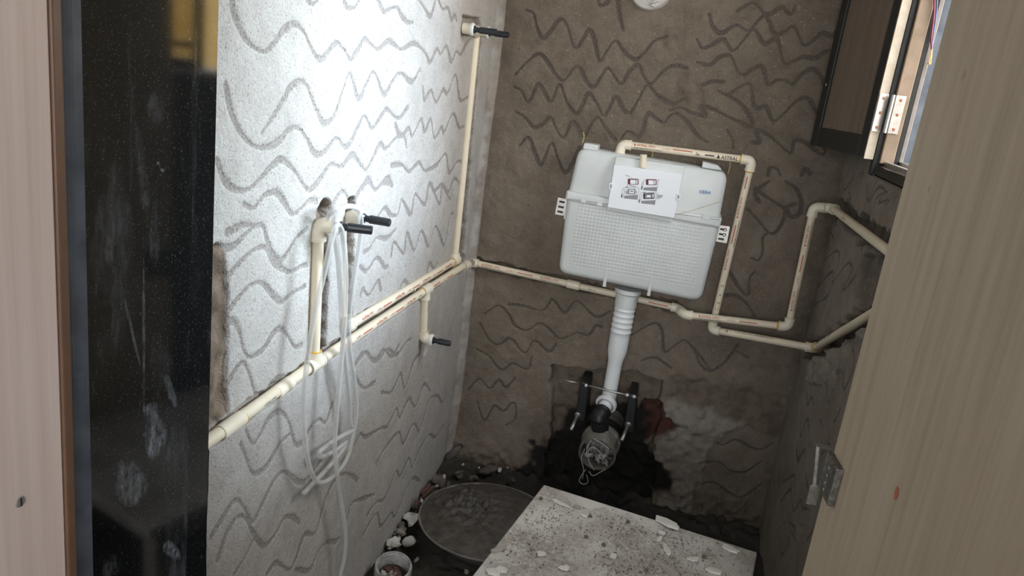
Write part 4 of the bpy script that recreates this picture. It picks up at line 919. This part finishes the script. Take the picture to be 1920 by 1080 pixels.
for side, pl, tab in [(-1, [(1046, 370), (1066, 374), (1062, 406), (1040, 402)], [(1063, 378), (1067, 379), (1062, 411), (1057, 410)]), (1, [(1348, 422), (1369, 425), (1363, 457), (1342, 453)], [(1343, 430), (1347, 431), (1340, 461), (1336, 460)])]:
    P_ = [BW(*p, .012)[[0, 2]] for p in pl]
    m = MB(); m.prism(P_, YB - .006, YB - .010, .0006); br = m.build('wall_bracket', 'alum', TK); br['label'] = 'slotted metal bracket'
    c0 = np.mean(P_, 0); dxv = (P_[1] - P_[0]); dzv = (P_[3] - P_[0])
    for kz in (-.28, .02, .3):
        cc = c0 + dzv * kz; sl = fillet([cc - dxv * .34 - dzv * .06, cc + dxv * .18 - dzv * .06, cc + dxv * .18 + dzv * .06, cc - dxv * .34 + dzv * .06], .002, 3)
        m = MB(); m.prism(sl, YB - .0098, YB - .0103); m.build('bracket_slot', 'rubber', br)
    if side > 0:
        for kz in (-.28, .02):
            cc = c0 + dzv * kz + dxv * .12; m = MB(); m.lathe((cc[0], YB - .010, cc[1]), (0, -1, 0), [(.0052, 0), (.0052, .003), (.003, .005), (.0001, .005)], 12); m.build('screw', 'steel', br)
    m = MB(); m.prism([tf(*p, .055) for p in tab], YB - .03, YB - .06, .001); m.build('bracket_tab', 'card', TK)
# blue lettering on the tank
V, Fs = text_mesh('CERA'); wtx = V[:, 0].max(); a0 = BW(1311, 362, TF - .005); a1 = BW(1333, 364, TF - .005); ex_ = (a1 - a0) / wtx; ez = unit(np.cross(-YV, unit(a1 - a0)) * -1); ez = ez if ez[2] > 0 else -ez
m = MB(); m.add([a0 + ex_ * v_[0] * 1.0 + ez * v_[1] * np.linalg.norm(ex_) * .95 + np.array([0, -.0016, 0]) for v_ in V], Fs); m.build('printed_text', 'blue_print', TK)
# twine lying across the tank
m = MB(); m.tube(smooth_path([BW(*p, TF + .013) for p in [(1266, 402), (1296, 395), (1330, 385), (1352, 378)]], .01), .0007, 6); m.build('twine', 'tie', TK)
# yellow wall ties
for k, pts in enumerate([[(1094, 248), (1095, 258), (1092, 268)], [(1226, 268), (1224, 282), (1223, 297)], [(1370, 300), (1368, 315), (1365, 326)]]):
    lab = ['yellow tie above the left lug of the cistern', 'yellow tie behind the horizontal inlet pipe over the cover card', 'pale tie beside the inlet pipe elbow right of the cistern'][k]
    m = MB(); P_ = smooth_path([BW(*p, .012) for p in pts], .003)
    for q_ in range(2): m.tube([p + .0013 * np.array([math.cos(i * 1.1 + 3.1 * q_), math.sin(i * 1.1 + 3.1 * q_), 0]) for i, p in enumerate(P_)], .0012, 6)
    tag(m.build('wall_tie', 'tie'), lab, 'wire')

# ------------------------------------------------------------------ flush pipe, pan frame, soil pipe
FP = empty('flush_pipe', BW(1128, 775, .05), label='white ribbed flush pipe dropping from the cistern to a black bend', cat='pipe')
yo = .047
ftop, fbot = BW(1177, 548, yo), BW(1141, 748, yo); ax = unit(fbot - ftop); Lf = np.linalg.norm(fbot - ftop)
def fs(py): return np.linalg.norm(BW(1177 + (1141 - 1177) * (py - 548) / 200, py, yo) - ftop)
m = MB(); m.lathe(ftop, ax, [(.040, -.012), (.040, 0), (.034, .004), (.033, fs(574)), (.030, fs(574))], 28, close=True); shade(m.build('outlet_collar', 'tank', FP, True))
prof = [(.030, fs(570))]
for py in (580, 590, 600, 610, 620): prof += [(.0305, fs(py) - .003), (.0325, fs(py) - .001), (.0325, fs(py) + .001), (.0305, fs(py) + .003)]
prof += [(.0300, fs(630)), (.0300, fs(652)), (.0290, fs(660)), (.0225, fs(676)), (.0220, fs(690)), (.0220, Lf)]
m = MB(); m.lathe(ftop, ax, prof, 28); shade(m.build('flush_tube', 'flush', FP, True), 60)
fb = fbot; out = unit(BW(1118, 790, .14) - fb)
m = MB(); m.tube([fb - ax * .02, fb + ax * .004, fb + ax * .012 + out * .014], [.0222, .0225, .0226], 24); m.lathe(fb + ax * .004 + out * .016, out, [(.021, -.006), (.032, -.006), (.0335, -.003), (.0335, .007), (.0315, .009), (.026, .009), (.026, .002)], 26)
shade(m.build('socket_ring', 'flush', FP, True))
s0 = fb + ax * .006 + out * .016
m = MB(); m.tube([s0, s0 + out * .048], .0212, 24); shade(m.build('spigot', 'flush', FP, True))
soil_mouth = BW(1119, 853, .150); soil_back = BW(1133, 808, .02); soil_dir = unit(soil_mouth - soil_back)
rb_ = [s0 + out * .030, s0 + out * .044, s0 + out * .060]; tgt = soil_mouth - soil_dir * .085 + np.array([0, 0, .035])
path = smooth_path(rb_ + [(rb_[-1] + tgt) / 2 + out * .012 + np.array([0, 0, -.004]), tgt], .0025)
m = MB(); m.tube(path, [.0262 + .0014 * math.sin(k * 1.05) - .00004 * k for k in range(len(path))], 24); shade(m.build('rubber_bend', 'rubber', FP, True), 70)
m = MB(); p_ = s0 + out * .018; m.box(p_ + np.array([.004, -.0215, .006]), (.007, .002, .003)); m.build('dirt_speck', 'rubber', FP)

PF = empty('pan_frame', BW(1130, 760, .02), label='black pan mounting arms joined by a threaded rod with two studs', cat='bracket')
for pts in ([(1088, 714), (1104, 718), (1097, 790), (1078, 790)], [(1180, 736), (1194, 740), (1188, 812), (1168, 808)]):
    P_ = [BW(*p, .072)[[0, 2]] for p in pts]; m = MB(); m.prism(fillet(P_, .006), YB + .03, YB - .078, .004); m.build('arm', 'rubber', PF)
ra, rb = BW(1056, 712, .075), BW(1196, 746, .075); m = MB(); m.tube([BW(1098, 722, .075), rb], .0036, 12); m.tube([ra, BW(1084, 719, .075)], .003, 10); m.build('threaded_rod', 'steel', PF, True)
for p in ((1099, 723), (1176, 741), (1189, 744)):
    m = MB(); c_ = BW(*p, .075); dv = unit(rb - ra); m.lathe(c_, dv, [(.0001, -.004), (.0078, -.004), (.0078, .004), (.0001, .004)], 6); m.build('nut', 'steel', PF)
for (a, b) in (((1083, 778), (1071, 806)), ((1178, 796), (1166, 826))):
    A0 = BW(*a, .078); k = ray(*b); n_ = None
    ys = YB - .078 - .080; B0 = CAM + k * ((ys) / k[1]); m = MB(); m.tube([A0, B0], .0055, 14); m.build('stud', 'steel', PF, True)
    m = MB(); m.lathe(A0, unit(B0 - A0), [(.0055, -.002), (.0100, -.002), (.0100, .004), (.0055, .004)], 16); m.build('washer', 'steel', PF, True)

SP = empty('soil_pipe', BW(1120, 860, .08), label='dusty grey soil pipe mouth stuffed with crumpled plastic', cat='pipe')
sm = BW(1119, 853, .150); sb = BW(1133, 808, .02); sax = unit(sm - sb); SL = np.linalg.norm(sm - sb)
m = MB(); m.lathe(sm, sax, [(.050, -.12), (.0515, -.004), (.053, 0), (.0565, 0), (.0575, -.004), (.0575, -.062), (.0600, -.064), (.0615, -.072), (.0615, -.082), (.0590, -.086), (.0590, -SL - .05)], 36); shade(m.build('pipe_body', 'soil', SP, True))
m = MB(); m.lathe(sm - sax * .086, sax, [(.0595, -.03), (.0630, -.03), (.0630, .006), (.0595, .006)], 30); shade(m.build('seal_ring', 'rubber', SP, True))
BG = empty('plastic_wrap', sm, label='crumpled clear plastic wrap stuffed in the soil pipe mouth', cat='plastic')
bu = unit(np.cross(sax, ZV)); bv = np.cross(bu, sax)
rs = np.random.default_rng(5)
m = MB()
nr, ns = 9, 26; V = []
for i in range(nr):
    for k in range(ns):
        a_ = 2 * math.pi * k / ns; rr = .0475 * (i / (nr - 1)) ** .8; h = -.026 - .03 * (i / (nr - 1)) ** 2 + (rs.random() - .5) * .026
        V.append(sm + bu * rr * math.cos(a_) + bv * rr * math.sin(a_) + sax * h)
Fs = [(i * ns + k, i * ns + (k + 1) % ns, (i + 1) * ns + (k + 1) % ns, (i + 1) * ns + k) for i in range(nr - 1) for k in range(ns)]
m.add(V, Fs); m.build('crumpled_film', 'bag', BG)
for k in range(26):
    c_ = sm + bu * rs.uniform(-.032, .032) + bv * rs.uniform(-.034, .034) + sax * rs.uniform(-.030, -.006)
    u_ = unit(rs.normal(size=3)); v_ = unit(np.cross(u_, rs.normal(size=3))); l_ = rs.uniform(.008, .022); w_ = rs.uniform(.003, .012)
    m = MB(); n3 = np.cross(u_, v_); pts = [c_ - u_ * l_ - v_ * w_, c_ + u_ * l_ - v_ * w_ * .6, c_ + u_ * l_ * .9 + v_ * w_, c_ - u_ * l_ * .8 + v_ * w_, c_ + n3 * w_ * .8]
    m.add(pts, [(0, 1, 4), (1, 2, 4), (2, 3, 4), (3, 0, 4)]); m.build('film_scrap', 'film_light' if k % 2 else 'bag', BG)
for pts in ([(1098, 880), (1090, 892), (1086, 902), (1094, 908), (1102, 904), (1100, 890)], [(1104, 884), (1112, 892), (1124, 886), (1136, 880)], [(1096, 842), (1090, 860), (1094, 880), (1092, 898)], [(1108, 826), (1100, 845), (1106, 868), (1114, 882)], [(1112, 822), (1130, 832), (1142, 842)], [(1098, 850), (1112, 838), (1128, 852), (1138, 868)]):
    m = MB(); m.tube(smooth_path([BW(*p, .168) for p in pts], .004), .0011, 6); m.build('plastic_strip', 'film_light', BG, True)

# white round fitting high on the back wall
WF = empty('wall_flange', BW(1222, -12, .01), label='round off-white plastic fitting at the top edge of the back wall', cat='fitting')
c_ = BW(1222, -22, .0)
m = MB(); m.lathe(c_, (0, -1, 0), [(.030, -.01), (.060, -.01), (.060, .012), (.056, .018), (.034, .022), (.030, .018), (.030, -.01)], 32)
MAT['flange'] = simple('aged_white_plastic', (.55, .52, .48), .6); shade(m.build('flange_ring', 'flange', WF, True))
m = MB(); P_ = [BW(*p, .02)[[0, 2]] for p in [(1216, 8), (1228, 16), (1250, 2), (1240, -10)]]; m.prism(fillet(P_, .003), YB - .002, YB - .026, .003); m.build('flange_tab', 'flange', WF)
m = MB(); m.lathe(c_, (0, -1, 0), [(.0001, -.004), (.030, -.004)], 20); m.build('flange_hole', 'rubber', WF)

# ------------------------------------------------------------------ clear hose looped over the two plugs
def H(px, py, off): return LW(px, py, off)
hp_ = [(634,1092,.02),(646,1045,.03),(648,1000,.035),(640,940,.035),(632,885,.04),(628,840,.04),(631,780,.04),(638,700,.042),(645,620,.044),(648,560,.046),(648,500,.05),(644,446,.055),(637,424,.056),(630,424,.058),(622,450,.058),(607,515,.05),(592,580,.045),(579,655,.042),(571,730,.040),(570,800,.038),(577,862,.036),(589,896,.034),(604,905,.034),(628,890,.034),(650,860,.032),(662,815,.030),(668,770,.032),(664,710,.036),(656,655,.040),(654,600,.042),(661,540,.045),(671,480,.05),(677,430,.055),(675,400,.058),(664,388,.058),(646,388,.056),(630,400,.050),(627,430,.046),(634,490,.040),(639,560,.036),(642,620,.036),(649,690,.034),(655,750,.030),(656,790,.026),(661,806,.028),(640,818,.030),(612,836,.026),(598,848,.024),(602,857,.024),(630,844,.022),(652,828,.020),(630,860,.022),(600,893,.022),(569,925,.020)]
HS = empty('clear_hose', LW(634, 1080), label='clear plastic hose looped over the two black plugs on the left wall', cat='hose')
m = MB(); m.tube(smooth_path([H(*p) for p in hp_], .007), .0047, 12); m.build('tubing', 'hose', HS, True)
hp2 = [(619,432,.012),(615,415,.022),(618,402,.036),(626,393,.048),(640,388,.050),(655,386,.046),(668,392,.048)]
m = MB(); m.tube(smooth_path([H(*p) for p in hp2], .006), .0044, 12); m.build('tubing_loop', 'hose', HS, True)

# ------------------------------------------------------------------ white-topped work stool
zt = .44; kz = (CAM[2] - zt) / 1.30125
Ac = np.array([-.26514651, 2.32507434]) * kz; Bc = np.array([.41651405, 2.21587096]) * kz; e1_ = unit(Bc - Ac); e2_ = np.array([e1_[1], -e1_[0]]); wB = np.linalg.norm(Bc - Ac); dB = .62
ST = empty('work_stool', (Ac[0] + e1_[0] * .2 + e2_[0] * .3, Ac[1] + e2_[1] * .3, .0), label='white board-topped stool covered with plaster dust and flakes', cat='stool')
RS = np.array([[e1_[0], e2_[0], 0], [e1_[1], e2_[1], 0], [0, 0, 1]])
def stp(a, b, z): p = Ac + e1_ * a + e2_ * b; return np.array([p[0], p[1], z])
m = MB(); m.box(stp(wB / 2, dB / 2, zt - .010), (wB, dB, .020), RS, bev=.003); m.build('top', 'board', ST)
for a_ in (.05, wB - .05):
    for b_ in (.05, dB - .05): m = MB(); m.box(stp(a_, b_, (zt - .02 + .0) / 2), (.04, .04, zt - .02), RS, bev=.002); m.build('leg', 'chip_grey', ST)
for (a_, b_, sx_, sy_) in [(wB / 2, .05, wB - .1, .02), (wB / 2, dB - .05, wB - .1, .02), (.05, dB / 2, .02, dB - .1), (wB - .05, dB / 2, .02, dB - .1)]:
    m = MB(); m.box(stp(a_, b_, zt - .05), (sx_, sy_, .06), RS, bev=.001); m.build('apron', 'chip_grey', ST)
# plaster flakes and crumbs
rk = np.random.default_rng(21)
def flake(c_, size, thick, name, mat, label=None, cat='flake', group=None, elong=1.0, ang=0, tilt=.0):
    n = int(rk.integers(6, 9)); V = []; ca, sa = math.cos(ang), math.sin(ang)
    rad = [(.65 + .55 * rk.random()) for _ in range(n)]
    for lvl in (0, 1):
        for k in range(n):
            a_ = 2 * math.pi * k / n; x = size * elong * rad[k] * math.cos(a_); y = size / elong * rad[k] * math.sin(a_)
            V.append((c_[0] + ca * x - sa * y, c_[1] + sa * x + ca * y, c_[2] + (thick if lvl else 0) * (.7 + .6 * rk.random()) + tilt * (x / size + 1) * size * .5))
    Fs = [tuple(range(n - 1, -1, -1)), tuple(range(n, 2 * n))] + [(k, (k + 1) % n, n + (k + 1) % n, n + k) for k in range(n)]
    o = link(name, V, Fs, mat)
    if label: tag(o, label, cat, group)
    return o
def on_top(px, py): return on_z(px, py, zt + .0008)
flake(on_top(1250, 982), .021, .004, 'plaster_flake', 'chip_white', 'largest white plaster flake on the far edge of the stool top', elong=1.5, ang=-.75, tilt=.15)
flake(on_top(1266, 990), .008, .007, 'plaster_flake', 'chip_white', 'curled flake lying on the largest flake at the stool edge', elong=1.3, ang=-.5)
flake(on_top(1050, 944), .013, .0025, 'plaster_flake', 'chip_white', 'thin pointed flake near the far corner of the stool top', elong=1.9, ang=-.35)
flake(on_top(1082, 951), .007, .004, 'plaster_flake', 'chip_grey', 'small grey flake just right of the thin pointed flake', elong=1.3, ang=-.2)
for k, (px, py, s_, el, an) in enumerate([(936, 1030, .009, 1.4, 1.0), (940, 1070, .008, 1.2, .4), (925, 1074, .009, 1.3, -.4), (1066, 1062, .010, 1.3, -.5), (1058, 1066, .007, 1.2, .3), (1250, 1032, .009, 1.9, -1.2), (1255, 1072, .012, 2.0, -.8), (1236, 1012, .006, 1.4, 1.2), (1095, 968, .005, 1.2, 0), (1330, 1042, .009, 1.3, .5), (1370, 1030, .010, 1.6, -.4), (1300, 1050, .008, 1.3, .2), (1140, 1055, .008, 1.3, .1), (1150, 1045, .006, 1.2, .9), (1340, 1072, .010, 1.2, .1), (1180, 1000, .005, 1.2, .6), (1015, 1040, .007, 1.3, .2), (1240, 1000, .006, 1.3, -.3)]):
    flake(on_top(px, py), s_ * 1.3, .0035, 'plaster_flake', 'chip_white' if k % 3 else 'chip_grey', 'small plaster flake scattered on the dusty stool top', 'flake', 'small flakes on the stool top', el, an)
for k, (px, py) in enumerate([(1106, 969), (1177, 980), (1132, 1023), (1212, 1070), (1014, 936), (875, 1074), (1099, 1008), (1320, 1046)]):
    flake(on_top(px, py), .0042, .004, 'mortar_crumb', 'chip_dark', 'dark mortar crumb on the dusty stool top', 'crumb', 'dark crumbs on the stool top')
m = MB()
for k in range(6000):
    px, py = rk.uniform(850, 1420), rk.uniform(915, 1079); p = on_top(px, py); lo = p[:2] - Ac; a_, b_ = lo @ e1_, lo @ e2_
    if not (.006 < a_ < wB - .006 and .012 < b_ < dB): continue
    dens = math.exp(-((a_ - .05) / .05) ** 2 - ((b_ - .16) / .10) ** 2) + math.exp(-((a_ - .26) / .10) ** 2 - ((b_ - .07) / .06) ** 2) + math.exp(-((a_ - .3) / .12) ** 2 - ((b_ - .2) / .1) ** 2) + .12
    if rk.random() > dens: continue
    s_ = rk.uniform(.0007, .0022); c_ = p + np.array([0, 0, s_ * .3]); V = c_ + (rk.random((4, 3)) - .5) * 3 * s_ * np.array([1, 1, .6]); m.add(V, [(0, 1, 2), (0, 2, 3), (0, 3, 1), (1, 3, 2)], int(rk.random() < .45))
tag(m.build('plaster_dust', ['chip_dark', 'chip_grey']), 'loose plaster grit scattered over the stool top', 'dust', kind='stuff')

# ------------------------------------------------------------------ mortar pan
pc_ = np.array([-.356, 1.90, .02]); PN = empty('mortar_pan', pc_, label='round metal mortar pan filled with dark mortar beside the stool', cat='pan')
pr = .193; zr = .085
m = MB(); m.lathe(pc_, ZV, [(.001, .0), (.105, .0), (.120, .004), (pr - .010, zr - .022), (pr - .001, zr - .018), (pr + .002, zr - .015), (pr + .002, zr - .012), (pr - .001, zr - .011), (pr - .006, zr - .014)], 48); shade(m.build('pan_shell', 'pan_iron', PN, True), 60)
nr, ns = 44, 110; V = []
gn = np.random.default_rng(3); G = gn.random((40, 40))
def gsm(x, y):
    x = (x * 18) % 38; y = (y * 18) % 38; i, j = int(x), int(y); a_, b_ = x - i, y - j; return (G[i, j] * (1 - a_) + G[i + 1, j] * a_) * (1 - b_) + (G[i, j + 1] * (1 - a_) + G[i + 1, j + 1] * a_) * b_ - .5
for i in range(nr):
    for k in range(ns):
        t_ = i / (nr - 1); a_ = 2 * math.pi * k / ns; rr = (pr - .0015) * t_; x, y = rr * math.cos(a_), rr * math.sin(a_)
        lump = math.exp(-((x + .07) / .08) ** 2 - ((y - .03) / .10) ** 2)
        h = zr - .012 + .020 * (1 - t_ ** 3) + lump * (gsm(x * 3 + 1, y * 3 + 1) * .030 + gsm(x * 7 + 2, y * 7 + 2) * .022 + gsm(x * 15 + 3, y * 15 + 3) * .016) + gsm(x + 1, y + 1) * .004
        V.append((pc_[0] + x, pc_[1] + y, pc_[2] + h))
m = MB(); m.add(V, [(i * ns + k, (i + 1) * ns + k, (i + 1) * ns + (k + 1) % ns, i * ns + (k + 1) % ns) for i in range(nr - 1) for k in range(ns)]); m.build('mortar_fill', 'mortar', PN, True)

# ------------------------------------------------------------------ threaded plastic collar on the floor
cc = on_z(738, 1062, .055); TC = empty('threaded_collar', (cc[0], cc[1], .012), label='dusty threaded plastic pipe collar on the floor by the left wall', cat='pipe collar')
axc = unit((.10, -.22, 1.0)); m = MB(); prof = [(.040, -.045), (.046, -.045), (.0475, -.04), (.0475, .0), (.046, .004), (.0415, .004)]
for k in range(6): prof += [(.0415, .001 - k * .0065), (.0388, -.002 - k * .0065), (.0388, -.004 - k * .0065)]
prof += [(.040, -.045)]
m.lathe(cc, axc, prof, 40); shade(m.build('collar_body', 'pvc_grey', TC, True), 35)
for k in range(9):
    a_ = rk.uniform(0, 6.28); rr = rk.uniform(0, .026); c_ = cc + axc * rk.uniform(-.032, -.022) + np.array([rr * math.cos(a_), rr * math.sin(a_), 0])
    o = flake(c_, rk.uniform(.006, .013), .004, 'debris_chip', ['chip_white', 'chip_grey', 'chip_red'][k % 3], elong=1.3, ang=rk.uniform(0, 3), tilt=rk.uniform(-.3, .3)); attach(o, TC)
m = MB(); m.lathe(cc - axc * .038, axc, [(.0001, 0), (.040, 0)], 20); m.build('debris_bed', 'chip_dark', TC)

# ------------------------------------------------------------------ rubble along the wall foot
def rock(c_, s_, name, mat, label, group, flat=1.0):
    bm = bmesh.new(); bmesh.ops.create_icosphere(bm, subdivisions=2 if s_ > .011 else 1, radius=1)
    R = np.linalg.qr(rk.normal(size=(3, 3)))[0]; sc3 = np.array([rk.uniform(.7, 1.4), rk.uniform(.6, 1.0), rk.uniform(.35, .75)]) * s_
    V = np.array([v.co[:] for v in bm.verts]); V = np.sign(V) * np.abs(V) ** .75; V *= rk.uniform(.8, 1.2, (len(V), 1)) if len(V) < 20 else rk.uniform(.93, 1.07, (len(V), 1)) * (1 + .28 * np.sin(V @ rk.normal(size=(3, 1)) * 2.6 + rk.uniform(0, 6))); V = (V * sc3) @ R.T; V[:, 2] *= flat
    bm.verts.index_update(); Fs = [[v.index for v in fc.verts] for fc in bm.faces]; bm.free()
    V[:, 2] -= V[:, 2].min(); return tag(link(name, V + np.array(c_), Fs, mat), label, 'debris', group)
rocks = [(752, 1002, .017, 'chip_grey', 'pale grey shard standing between the mortar pan and left wall'), (764, 1022, .019, 'chip_white', 'squarish pale shard beside the front of the mortar pan'), (738, 1024, .015, 'chip_white', 'crumbly white lump just above the threaded collar'),
         (772, 980, .024, 'chip_white', 'long pale tile shard leaning against the mortar pan'), (752, 988, .012, 'chip_dark', 'dark crumb beside the long pale tile shard'), (780, 950, .019, 'chip_red', 'red brick shard between the pan and left wall'),
         (790, 940, .009, 'chip_white', 'bright white chip on the red brick shards'), (800, 929, .018, 'chip_red', 'upper red brick shard by the left wall'), (768, 970, .013, 'chip_red', 'lower red brick shard touching the pan rim'), (776, 952, .013, 'chip_dark', 'dark shard against the foot of the left wall'),
         (746, 1014, .010, 'chip_grey', 'small grey crumb near the pale shards'), (781, 1050, .007, 'chip_grey', 'tiny pale chip in front of the pan'), (832, 896, .009, 'chip_white', 'round white chip on the dark floor corner'), (868, 871, .006, 'chip_white', 'small white chip at the foot of the back wall'),
         (937, 881, .009, 'chip_white', 'white lump at the foot of the back wall near the dark pit'), (952, 877, .005, 'chip_white', 'tiny white chip right of the white lump'), (898, 876, .005, 'chip_white', 'tiny white speck of rubble by the back wall'), (860, 892, .020, 'chip_dark', 'dark clod behind the mortar pan'),
         (915, 886, .024, 'chip_dark', 'dark broken clod at the foot of the back wall'), (822, 908, .020, 'chip_dark', 'dark clod in the back left corner'), (885, 905, .018, 'chip_dark', 'low dark clod against the far rim of the pan'), (842, 922, .007, 'chip_grey', 'small grey pebble at the far rim of the pan'), (840, 910, .009, 'chip_dark', 'small dark pebble in the back left corner'),
         (848, 862, .022, 'chip_dark', 'dark lump of mortar in the corner where the walls meet'), (960, 905, .014, 'chip_dark', 'dark crumb at the edge of the dark pit'), (990, 928, .006, 'chip_grey', 'grey pebble by the far corner of the stool'), (712, 1030, .010, 'chip_grey', 'grey crumb against the left wall above the collar'), (728, 1016, .009, 'chip_white', 'white crumb against the left wall foot')]
for k in range(22):
    t_ = k / 21; px, py = 706 + 118 * t_ + rk.uniform(0, 14), 1046 - 160 * t_ + rk.uniform(-6, 8)
    rock(on_z(px, py, .02) + np.array([0, 0, -.006]), rk.uniform(.005, .010), 'rubble_crumb', ['chip_grey', 'chip_dark', 'chip_white', 'chip_dark'][k % 4], 'small crumb of rubble along the foot of the left wall', 'crumbs along the left wall foot')
for (px, py, s_, mt, lab) in rocks: rock(on_z(px, py, .020) + np.array([0, 0, -.006]), s_, 'brick_shard' if 'red' in mt else 'rubble_piece', mt, lab, 'rubble along the wall foot')

print('triangles', sum(sum(len(p.vertices) - 2 for p in o.data.polygons) for o in bpy.data.objects if o.type == 'MESH' and len(o.data.polygons) < 400000))
